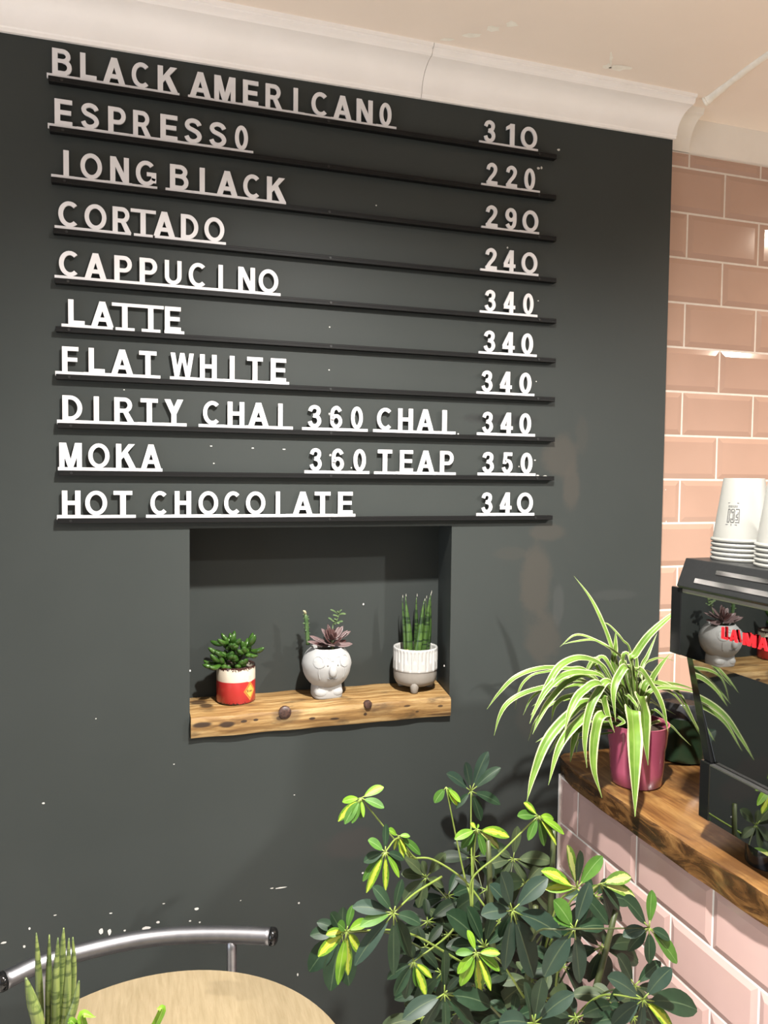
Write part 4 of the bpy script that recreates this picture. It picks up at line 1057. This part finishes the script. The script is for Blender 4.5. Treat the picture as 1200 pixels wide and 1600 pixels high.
# mirror panels
b = MB(); b.box((XU, Y1, 1.2640), (XU + 0.009, Y0 - 0.001, 1.3715)); b.build('upper_mirror', M['mirror'], r)
b = MB(); b.prism([(YM0, 1.2630), (YM1, 1.0895), (Y1, 1.0895), (Y1, 1.2630)], lambda x, y, d: (d + (1.2630 - y) * 0.045 - 0.004, x, y), XM, XM + 0.008); b.build('middle_mirror', M['mirror2'], r)
b = MB(); b.box((XL, Y1, 0.9925), (XL + 0.008, YL, 1.0855)); b.build('lower_mirror', M['mirror'], r)
b = MB(); b.box((XL - 0.0006, Y1, 1.0855), (XL + 0.011, YL, 1.0878)); b.build('ledge', plain('brushed ledge', (0.35, 0.34, 0.33), 0.4, 1.0), r)
# black end trims: upper block, slanted strip, lower block
b = MB(); b.box((XU - 0.001, Y0 - 0.0008, 1.2630), (1.150, Y0 + 0.0255, 1.379)); b.build('end_trim', M['blackplastic'], r, bevel=0.0015)
b = MB(); b.prism([(YM0 + 0.0190, 1.2625), (YM1 + 0.0180, 1.0885), (YM1 - 0.0005, 1.0885), (YM0 - 0.0005, 1.2625)], lambda x, y, d: (d, x, y), XM - 0.0008, XM + 0.03); b.build('end_trim', M['blackplastic'], r, bevel=0.001)
b = MB(); b.box((XL - 0.001, YL - 0.0006, 0.9905), (1.20, YL + 0.0235, 1.0882)); b.build('end_trim', M['blackplastic'], r, bevel=0.0015)
b = MB(); b.prism([(1.20, 0.991), (1.16, 1.09), (1.16, 1.378), (1.62, 1.378), (1.62, 0.991)], lambda x, y, d: (x, d, y), Y0 - 0.035, Y0 - 0.055); b.build('side_panel', M['blackplastic'], r, bevel=0.002)
for (x, y) in ((1.185, Y0 - 0.12), (1.185, Y1 + 0.06), (1.56, Y0 - 0.12), (1.56, Y1 + 0.06)):
    b = MB(); b.lathe([(0.030, 0.0), (0.032, 0.003), (0.032, 0.030), (0.027, 0.0455)], (x, y, CT), 24, capt=True); b.build('foot', M['blackplastic'], r, auto=40)
# raised red letters on the upper mirror, read from the left side of the machine
lt = MB()
HL = 0.0185
def mletter(ch, ya, yb, zb, slant=0.0):
    gw, polys = G[ch]
    for qi, q in enumerate(polys):
        lt.prism(q, lambda x, y, d: (d, ya + (yb - ya) * x / gw, zb + y * HL), XU - 0.0050 - 0.00004 * qi, XU - 0.0022)
for ch, u0, u1 in (('L', 1125.5, 1134.5), ('A', 1138.5, 1150), ('M', 1159, 1178.5), ('A', 1183, 1198)):
    ya, yb = on(u0, 985, 0, XU - 0.007).y, on(u1, 990, 0, XU - 0.007).y
    mletter(ch, ya, yb, 1.3135)
lt.build('lettering', M['red'], r)

# ------------------------------------------------------------------ stacks of paper cups on the machine
CUPH = 0.106; RB, RR = 0.0315, 0.0465
def cup_mesh(C, prt, rot=0.0):
    """upside down cup standing with its rim at C"""
    b = MB()
    b.lathe([(RR, 0.0), (RR + 0.0020, 0.0006), (RR + 0.0028, 0.0030), (RR + 0.0018, 0.0054), (RR - 0.0006, 0.0062), (RB + 0.0008, CUPH - 0.002), (RB, CUPH), (RB - 0.002, CUPH), (RB - 0.0035, CUPH - 0.006), (0.001, CUPH - 0.0062)], C, 48, capb=False)
    return b
COFF = 0.0078
cups = ['topmost', 'second from the top', 'third from the top', 'fourth from the top', 'lowest']
for si, (cx, cy, nm) in enumerate(((1.187, -0.452, 'stack nearer the pink wall'), (1.181, -0.556, 'stack cut off by the right edge'))):
    for k in range(5):                     # k = 0 is the lowest
        C = Vector((cx + random.uniform(-.0006, .0006), cy + random.uniform(-.0006, .0006), 1.4303 + COFF * k))
        lab = 'white paper cup, %s in the %s' % (cups[4 - k], nm)
        r2 = thing('paper_cup', lab, 'paper cup', C, 'white paper cups stacked on the espresso machine')
        cup_mesh(C, k == 4).build('cup_body', M['paper'], r2, auto=40)
        if k == 4:
            def cone(x, y, d):            # x along the girth, y up
                rr = RR + (RB - RR) * (y / CUPH) + d
                a = A0 + x / 0.039
                return (C.x + rr * math.cos(a), C.y + rr * math.sin(a), C.z + y)
            d_ = Vector((CAM.x - C.x, CAM.y - C.y, 0)); A0 = math.atan2(d_.y, d_.x) - 0.42
            b = MB()
            # upside-down print: outlined letters between two rules
            x0 = 0.0; HT = 0.0215; zb0 = 0.0335
            def thin(polys_pts, closed=False):
                for pl in polys_pts:
                    for q in stroke(pl, 0.0010, closed): b.prism(q, cone, 0.0007, 0.0010)
            def gly(ol, x, w_, hgt, zb):    # flip the outline by half a turn
                return [[(x + w_ - qx * w_, zb + hgt - qy * hgt) for qx, qy in pl] for pl in ol]
            Eo = [[(0, 0), (0, 1), (1, 1)], [(0.35, 0.22), (0.35, 0.42), (0.8, 0.42), (0.8, 0.58), (0.35, 0.58), (0.35, 0.8), (1, 0.8)], [(0, 0), (1, 0)]]
            Co = [[(1, .7), (1, .9), (.8, 1), (.2, 1), (0, .9), (0, .1), (.2, 0), (.8, 0), (1, .1), (1, .3)], [(.65, .7), (.65, .8), (.35, .8), (.35, .2), (.65, .2), (.65, .3)]]
            Io = [[(0.25, 0), (0.25, 1), (0.75, 1), (0.75, 0), (0.25, 0)]]
            thin(gly(Eo, 0.0055, 0.0055, HT, zb0)); thin(gly(Co, -0.0015, 0.0055, HT, zb0)); thin(gly(Io, -0.0078, 0.0055, HT, zb0))
            thin([[(-0.0085, 0.0295), (0.0085, 0.0295)], [(0, 0.0280), (0, 0.0312)], [(-0.0085, 0.0650), (0.0100, 0.0650)]])
            for kx in range(7): thin([[(-0.007 + kx * 0.0022, 0.0585), (-0.0058 + kx * 0.0022, 0.0585)], [(-0.007 + kx * 0.0022, 0.0605), (-0.0058 + kx * 0.0022, 0.0605)]])
            b.build('print', M['print'], r2)

# ------------------------------------------------------------------ umbrella plant (schefflera)
SB = Vector((0.86, -0.36, 0.0))
r = thing('umbrella_plant', 'large variegated umbrella plant standing in the corner by the pink tiled counter', 'plant', SB)
b = MB(); b.lathe([(0.10, 0.0), (0.105, 0.004), (0.13, 0.24), (0.137, 0.245), (0.137, 0.27), (0.128, 0.27), (0.122, 0.22)], SB, 40); b.build('planter_pot', M['terracotta'], r, auto=40)
b = MB(); b.lathe([(0.123, 0.235), (0.001, 0.245)], SB, 24, capb=False); b.build('soil', M['soil'], r)
for (dx, dy, tx, ty, tz) in ((-.02, 0, .80, -.30, .93), (.03, .01, .93, -.30, .93), (0, -.02, .84, -.40, .86), (.02, -.03, .98, -.42, .84)):
    p0 = SB + Vector((dx, dy, 0.24)); p1 = Vector((tx, ty, tz))
    b = MB(); b.tube(catmull([p0, p0.lerp(p1, .5) + Vector((random.uniform(-.03, .03), random.uniform(-.02, .02), 0)), p1], 6), [0.009] * 6 + [0.008, 0.007, 0.0065, 0.006, 0.0055, 0.005, 0.0045], 8); b.build('trunk', M['stemdk'], r, smooth=True)
XLIM = 1.105
def clampx(q):
    if q.x > XLIM: q.x = XLIM
    if q.y > -0.012: q.y = -0.012
    return q
def leaflet_into(b, hub, tip, wd, up, sag, mat, stalk):
    L_ = (tip - hub).length; d = (tip - hub)
    s0 = hub + d * 0.16
    n = 9; pts = []
    for k in range(n):
        t = k / (n - 1)
        q = s0.lerp(tip, t) + Vector((0, 0, sag * L_ * 4 * t * (1 - t) * 0.5))
        pts.append(q)
    b.ribbon(pts, lambda t: wd * (max(0.0, math.sin(PI * min(1, (t * 0.93 + 0.035)))) ** 0.78) * (0.80 + 0.32 * t) * (1 if t < .96 else .5) + 0.0006, up, 4, 0.22, mat)
    b.tube([hub, s0 + d * 0.04], [0.0012, 0.0010], 6, stalk)
def whorl(hub_px, y, tips, mats='lf_dark', petiole=None, wr=0.30, dyt=0.0, sag=0.10, flat=(0.15, -0.75, 0.65)):
    hub = clampx(at(*hub_px, y))
    if isinstance(mats, str): mats = [mats]
    names = []
    b = MB()
    # material slots: the leaflets' colours, then the stalk
    keys = list(dict.fromkeys([(t[2] if len(t) > 2 else mats[0]) for t in tips]))
    for t in tips:
        key = t[2] if len(t) > 2 else mats[0]
        d_ = math.hypot(t[0] - hub_px[0], t[1] - hub_px[1])
        dy = dyt + random.uniform(-0.012, 0.012)
        tip = clampx(at(t[0], t[1], y + dy))
        L_ = (tip - hub).length
        mn = 0.055
        W = max(wr * L_, 0.016) if len(t) < 4 else t[3] * L_
        up = Vector(flat) + Vector((random.uniform(-.25, .25), random.uniform(-.1, .1), random.uniform(-.15, .15)))
        leaflet_into(b, hub, tip, W, up, sag, keys.index(key), len(keys))
    o = b.build('compound_leaf', [M[k] for k in keys] + [M['petiole']], r, smooth=True)
    if petiole:
        pts = [hub]
        for q in petiole:
            pts.append(at(q[0], q[1], q[2]) if len(q) == 3 else at(q[0], q[1], y + 0.03))
        pm = M['stemdk'] if mats[0] == 'lf_dark' and hub_px[0] > 900 else M['petiole']
    else:
        tgt = Vector((0.86 + (hub.x - 0.86) * 0.35, max(-0.44, min(-0.22, y + 0.06)), hub.z - 0.13))
        pts = [hub, hub.lerp(tgt, .5) + Vector((0, 0.01, 0.02)), tgt]; pm = M['stemdk'] if mats[0] in ('lf_deep', 'lf_dull', 'lf_dark') else M['petiole']
    cp = catmull(pts, 6)
    pb = MB(); pb.tube(cp, [0.0012 + 0.0009 * k / len(cp) for k in range(len(cp))], 7); pb.build('petiole', pm, o, smooth=True)
def Bz(*l): return [(480 + q[0] / 5, 1200 + q[1] / 5, *q[2:]) for q in l]
def Cz(*l): return [(660 + q[0] / 5, 1160 + q[1] / 5, *q[2:]) for q in l]
def Dz(*l): return [(480 + q[0] / 4, 1380 + q[1] / 4, *q[2:]) for q in l]
def Ez(*l): return [(760 + q[0] / 3.636, 1300 + q[1] / 3.636, *q[2:]) for q in l]
BR_, LI, MI, DK, TE, DU, DE, PA = 'lf_bright', 'lf_lime', 'lf_mid', 'lf_dark', 'lf_teal', 'lf_dull', 'lf_deep', 'lf_pale'
w = whorl
w(Bz((420, 235))[0], -.27, Bz((597, 150, LI, .34), (600, 312, MI), (275, 265, BR_, .38), (242, 418, LI, .26), (293, 438, MI), (350, 432, MI), (418, 395, MI, .30), (440, 385, BR_, .25)), MI, petiole=[(600, 1292, -.26), (626, 1323, -.25), (642, 1340, -.25), (676, 1343, -.25), (725, 1375, -.26), (760, 1420, -.28)])
w(Bz((610, 655))[0], -.34, Bz((615, 437, DK, .26), (475, 565, MI, .45), (443, 737, DK, .45), (435, 885, MI, .22), (462, 975, LI, .22), (612, 958, LI, .20), (718, 855, BR_, .24), (755, 718, DK, .36), (735, 800, DK, .3)), MI, petiole=[(622, 1310, -.30), (640, 1338, -.26)])
w(Bz((710, 530))[0], -.30, Bz((633, 485, BR_, .42), (803, 535, BR_, .40), (885, 678, MI, .26), (750, 720, LI, .3), (678, 640, LI, .25), (775, 660, LI, .3)), BR_, petiole=[(640, 1332, -.26), (650, 1342, -.25)])
w(Bz((930, 855))[0], -.16, Bz((760, 705), (895, 725), (1082, 668), (1065, 930), (945, 960), (868, 1092), (750, 1040), (735, 830)), DU, wr=.42)
w(Cz((380, 380))[0], -.075, Cz((512, 72, TE, .30), (335, 155, TE, .32), (188, 245, TE, .34), (612, 198, DK, .28), (608, 485, DK, .32), (458, 612, DK, .34), (262, 515, DK, .3)), TE, petiole=[(736, 1300, -.10), (738, 1370, -.2)])  # rear whorl: its shadow is painted as dark leaf colours
w(Cz((185, 350))[0], -.24, Cz((95, 472, MI, .48), (222, 488, MI, .36), (272, 492, LI, .3), (296, 468, BR_, .3), (240, 400, MI, .5)), MI, petiole=[(713, 1310, -.24), (725, 1366, -.25), (735, 1400, -.27)])
w(Cz((425, 680))[0], -.30, Cz((375, 632, LI, .6), (252, 758, BR_, .34), (305, 828, MI, .36), (352, 856, MI, .34), (486, 882, MI, .34), (600, 832, PA, .28), (678, 740, LI, .28), (440, 640, BR_, .4)), MI, petiole=[(742, 1320, -.29), (739, 1370, -.28), (738, 1420, -.29)])
w(Cz((905, 575))[0], -.34, Cz((792, 472, LI, .36), (742, 575, MI, .38), (828, 765, MI, .36), (952, 808, MI, .30), (1046, 802, LI, .26), (1106, 718, BR_, .24), (1025, 600, BR_, .3)), MI, petiole=[(824, 1291, -.34), (780, 1335, -.33), (738, 1373, -.32), (736, 1420, -.32)])
w(Cz((710, 910))[0], -.13, Cz((742, 655), (490, 975), (618, 1045), (810, 1132), (930, 1010), (1012, 930), (590, 848)), DU, wr=.36)
w(Dz((215, 310))[0], -.30, Dz((145, 185), (60, 245), (18, 325), (12, 552), (145, 672), (262, 640), (225, 148)), DK, wr=.42)
w(Dz((245, 300))[0], -.40, Dz((284, 138, MI, .3), (118, 322, LI, .42), (68, 458, LI, .32), (192, 635, BR_, .20), (255, 575, LI, .20), (326, 435, LI, .34), (382, 240, BR_, .40), (190, 252, MI, .6)), LI, wr=.3)
w(Dz((540, 185))[0], -.44, Dz((283, 150, TE, .32), (408, 22, DK, .36), (592, -25, DK, .32), (708, 255, DK, .40), (642, 455, DK, .28), (540, 575, DK, .20), (296, 515, TE, .24), (330, 270, MI, .30)), DK, petiole=[(648, 1396, -.40), (690, 1370, -.36)])
w(Dz((665, 490))[0], -.34, Dz((545, 705, DK), (612, 722, DK), (742, 705, LI, .24), (778, 592, LI, .26), (500, 600, DK), (640, 380, DE), (690, 650, MI)), DK, wr=.34, petiole=[(695, 1466, -.34), (716, 1442, -.35)])
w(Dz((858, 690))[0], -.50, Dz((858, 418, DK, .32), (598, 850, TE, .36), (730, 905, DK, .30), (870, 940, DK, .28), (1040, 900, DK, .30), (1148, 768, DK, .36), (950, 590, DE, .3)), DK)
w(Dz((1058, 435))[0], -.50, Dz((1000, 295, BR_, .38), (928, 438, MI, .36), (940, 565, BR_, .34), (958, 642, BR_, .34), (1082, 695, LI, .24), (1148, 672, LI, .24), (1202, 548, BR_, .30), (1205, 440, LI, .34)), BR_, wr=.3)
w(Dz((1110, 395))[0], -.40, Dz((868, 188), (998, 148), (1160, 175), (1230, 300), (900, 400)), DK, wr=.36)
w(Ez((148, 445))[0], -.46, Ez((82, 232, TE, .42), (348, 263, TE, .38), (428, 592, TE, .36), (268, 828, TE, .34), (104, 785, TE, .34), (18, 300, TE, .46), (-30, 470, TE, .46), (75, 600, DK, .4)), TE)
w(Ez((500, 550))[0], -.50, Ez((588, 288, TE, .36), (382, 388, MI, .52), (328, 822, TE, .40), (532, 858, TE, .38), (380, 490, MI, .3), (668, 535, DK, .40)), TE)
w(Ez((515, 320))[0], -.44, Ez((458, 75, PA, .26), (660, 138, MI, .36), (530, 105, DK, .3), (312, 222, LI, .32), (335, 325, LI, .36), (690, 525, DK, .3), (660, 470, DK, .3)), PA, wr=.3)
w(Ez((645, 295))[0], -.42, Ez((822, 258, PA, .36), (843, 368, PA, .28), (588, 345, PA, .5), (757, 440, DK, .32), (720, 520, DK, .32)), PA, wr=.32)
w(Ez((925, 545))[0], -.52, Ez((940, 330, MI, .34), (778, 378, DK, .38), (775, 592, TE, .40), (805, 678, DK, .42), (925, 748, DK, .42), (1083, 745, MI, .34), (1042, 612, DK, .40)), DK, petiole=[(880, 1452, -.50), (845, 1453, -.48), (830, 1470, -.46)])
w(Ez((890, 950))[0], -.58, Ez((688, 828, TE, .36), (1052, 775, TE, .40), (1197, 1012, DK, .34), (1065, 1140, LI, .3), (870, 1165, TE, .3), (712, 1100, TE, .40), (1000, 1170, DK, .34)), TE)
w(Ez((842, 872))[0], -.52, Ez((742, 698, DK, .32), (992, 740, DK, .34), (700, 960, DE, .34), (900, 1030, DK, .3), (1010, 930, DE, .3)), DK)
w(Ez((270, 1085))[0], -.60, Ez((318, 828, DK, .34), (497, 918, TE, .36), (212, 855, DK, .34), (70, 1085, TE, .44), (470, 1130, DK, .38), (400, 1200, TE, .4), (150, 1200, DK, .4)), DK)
# shaded leaves deeper in the plant
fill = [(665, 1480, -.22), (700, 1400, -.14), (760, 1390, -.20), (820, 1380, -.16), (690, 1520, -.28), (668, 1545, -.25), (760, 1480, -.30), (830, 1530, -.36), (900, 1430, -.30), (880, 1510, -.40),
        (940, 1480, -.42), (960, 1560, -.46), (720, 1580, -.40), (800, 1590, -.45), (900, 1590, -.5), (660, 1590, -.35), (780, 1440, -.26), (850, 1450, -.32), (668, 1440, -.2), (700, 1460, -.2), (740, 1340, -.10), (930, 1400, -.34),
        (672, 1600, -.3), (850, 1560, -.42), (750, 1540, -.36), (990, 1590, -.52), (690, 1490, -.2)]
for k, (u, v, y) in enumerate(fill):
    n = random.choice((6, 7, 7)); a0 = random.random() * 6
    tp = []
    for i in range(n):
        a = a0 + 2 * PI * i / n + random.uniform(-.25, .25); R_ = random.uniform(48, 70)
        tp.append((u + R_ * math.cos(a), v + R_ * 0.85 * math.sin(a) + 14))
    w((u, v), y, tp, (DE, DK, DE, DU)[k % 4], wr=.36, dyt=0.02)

# ------------------------------------------------------------------ round cafe table
TC = Vector((0.243, -0.502, 0)); TR = 0.2575; TZ = 0.76
r = thing('cafe_table', 'round cafe table with a pale oak top in the foreground', 'table', TC)
b = MB(); b.lathe([(TR - 0.002, TZ - 0.022), (TR, TZ - 0.020), (TR, TZ - 0.0015), (TR - 0.0015, TZ), (TR * .5, TZ), (0.001, TZ)], TC, 96); b.build('tabletop', M['oak'], r, auto=30)
b = MB(); b.lathe([(0.03, 0.02), (0.03, TZ - 0.03), (0.11, TZ - 0.026), (0.11, TZ - 0.0225)], TC, 24, capt=True); b.build('column', M['blackmetal'], r, auto=30)
b = MB(); b.lathe([(0.19, 0), (0.19, 0.008), (0.06, 0.022), (0.03, 0.024)], TC, 40, capt=True); b.build('base', M['blackmetal'], r, auto=30)

# ------------------------------------------------------------------ tubular steel chair behind the table
HZ = 0.78
CC = Vector((0.222, -0.44, 0))
r = thing('tubular_chair', 'steel tube chair with curved back rail and black end caps behind the round table', 'chair', CC)
rail_px = [(5, 1533, .0), (60, 1507, .0), (120, 1489, .0), (200, 1471, .0), (260, 1463, 0), (320, 1460.5, .0), (375, 1461, .0), (424, 1463, .0)]
rp = [on(u, v, 2, HZ) for u, v, _ in rail_px]
cv_ = catmull(rp, 6)
b = MB(); b.tube(cv_, 0.0140, 20); b.build('back_rail', M['steel'], r, smooth=True)
for e, q in ((cv_[0], cv_[1]), (cv_[-1], cv_[-2])):
    d = (e - q).normalized(); b = MB(); b.tube([e - d * 0.002, e + d * 0.004, e + d * 0.008, e + d * 0.0105, e + d * 0.0115], [0.0148, 0.0148, 0.0132, 0.0088, 0.003], 20); b.build('end_cap', M['blackplastic'], r, smooth=True)
pr_ = on(362, 1463, 2, HZ); pl_ = on(70, 1502, 2, HZ)
for q, sx in ((pr_, 1), (pl_, -1)):
    b = MB(); b.tube(catmull([q + Vector((0, 0, -0.005)), q + Vector((0, 0, -0.12)), q + Vector((-0.01 * sx, -0.03, -0.30)), q + Vector((0.0, 0.0, -0.55)), q + Vector((0.01 * sx, 0.03, -HZ + 0.004))], 6), 0.0085, 14); b.build('back_leg', M['steel'], r, smooth=True)
    b = MB(); fx = q + Vector((-0.01 * sx, -0.03, -0.34)); b.tube(catmull([fx, fx + Vector((0, -0.16, 0.0)), fx + Vector((0, -0.30, -0.01)), Vector((q.x, q.y - 0.36, 0.2)), Vector((q.x, q.y - 0.37, 0.004))], 6), 0.0085, 14); b.build('front_leg', M['steel'], r, smooth=True)
b = MB(); c = (pl_ + pr_) / 2 + Vector((0, -0.20, 0)); b.lathe([(0.17, 0.44), (0.185, 0.45), (0.185, 0.465), (0.17, 0.475), (0.001, 0.477)], (c.x, c.y, 0), 40, sy=0.9); b.build('seat', M['seatpad'], r, auto=40)

# ------------------------------------------------------------------ plants standing on the table
FP_ = Vector((0.100, -0.475, TZ))
r = thing('table_sansevieria', 'banded pale green sansevieria spikes standing on the table at the lower left', 'potted plant', FP_)
b = MB(); b.lathe([(0.028, 0), (0.030, 0.003), (0.034, 0.050), (0.031, 0.050), (0.030, 0.042)], FP_, 32); b.build('pot', M['beige'], r, auto=40)
b = MB(); b.lathe([(0.0305, 0.043), (0.001, 0.045)], FP_, 20, capb=False); b.build('soil', M['soil'], r)
def q8(x, y): return (x / 8.57, 1440 + y / 8.57)
for (tx, ty, mx, my, bx, by, wpx, yy) in ((345, 750, 425, 1050, 520, 1420, 112, -.50), (485, 150, 515, 650, 545, 1420, 72, -.47), (660, 175, 655, 700, 650, 1420, 70, -.465), (775, 215, 748, 800, 735, 1420, 88, -.49),
                                      (852, 85, 832, 500, 800, 1420, 84, -.47), (922, 220, 905, 800, 850, 1420, 84, -.49), (975, 208, 985, 700, 900, 1420, 72, -.475), (1058, 790, 1005, 1080, 900, 1420, 86, -.505)):
    T0, Mp, B0 = at(*q8(tx, ty), yy), at(*q8(mx, my), yy), at(*q8(bx, by), yy)
    B0 = Vector((B0.x, B0.y, B0.z)); root = Vector((FP_.x + (B0.x - FP_.x) * 0.5, FP_.y + (B0.y - FP_.y) * .4, TZ + 0.042))
    pts = catmull([T0, Mp, B0, root], 7)[::-1]
    n = len(pts); w_ = wpx / 8.57 * 1.35 / FPX / 2
    b = MB(); b.tube(pts, [w_ * (1 if k < n * .45 else max(0.08, 1 - ((k / n - .45) / .56) ** 1.7)) for k in range(n)], 10)
    b.build('leaf', M['sansl'], r, smooth=True)
TP = Vector((0.185, -0.515, TZ))
r = thing('table_plant', 'small leafy plant whose leaf tips show at the bottom edge beside the sansevieria', 'potted plant', TP)
b = MB(); b.lathe([(0.022, 0), (0.024, 0.003), (0.029, 0.026), (0.026, 0.026), (0.025, 0.02)], TP, 28); b.build('pot', M['beige'], r, auto=40)
b = MB(); b.lathe([(0.0255, 0.02), (0.001, 0.022)], TP, 20, capb=False); b.build('soil', M['soil'], r)
for (tx, ty, mx, my, yy, wd_) in ((150, 1589, 128, 1595, -.525, .010), (245, 1575, 249, 1590, -.53, .010), (105, 1598, 120, 1606, -.52, .009), (190, 1612, 190, 1622, -.53, .009)):
    T0, Mp = at(tx, ty, yy), at(mx, my, yy)
    b = MB(); pts = catmull([TP + Vector((0, 0, 0.02)), Mp, T0], 8); b.ribbon(pts, lambda t: wd_ * (0.5 + 0.5 * math.sin(PI * min(1, t * .8 + .15))) * (1 if t < .7 else max(.05, 1 - ((t - .7) / .3) ** 1.4)), (0, -.6, .8), 4, .3)
    b.build('leaf', M['lf_bright'], r, smooth=True)
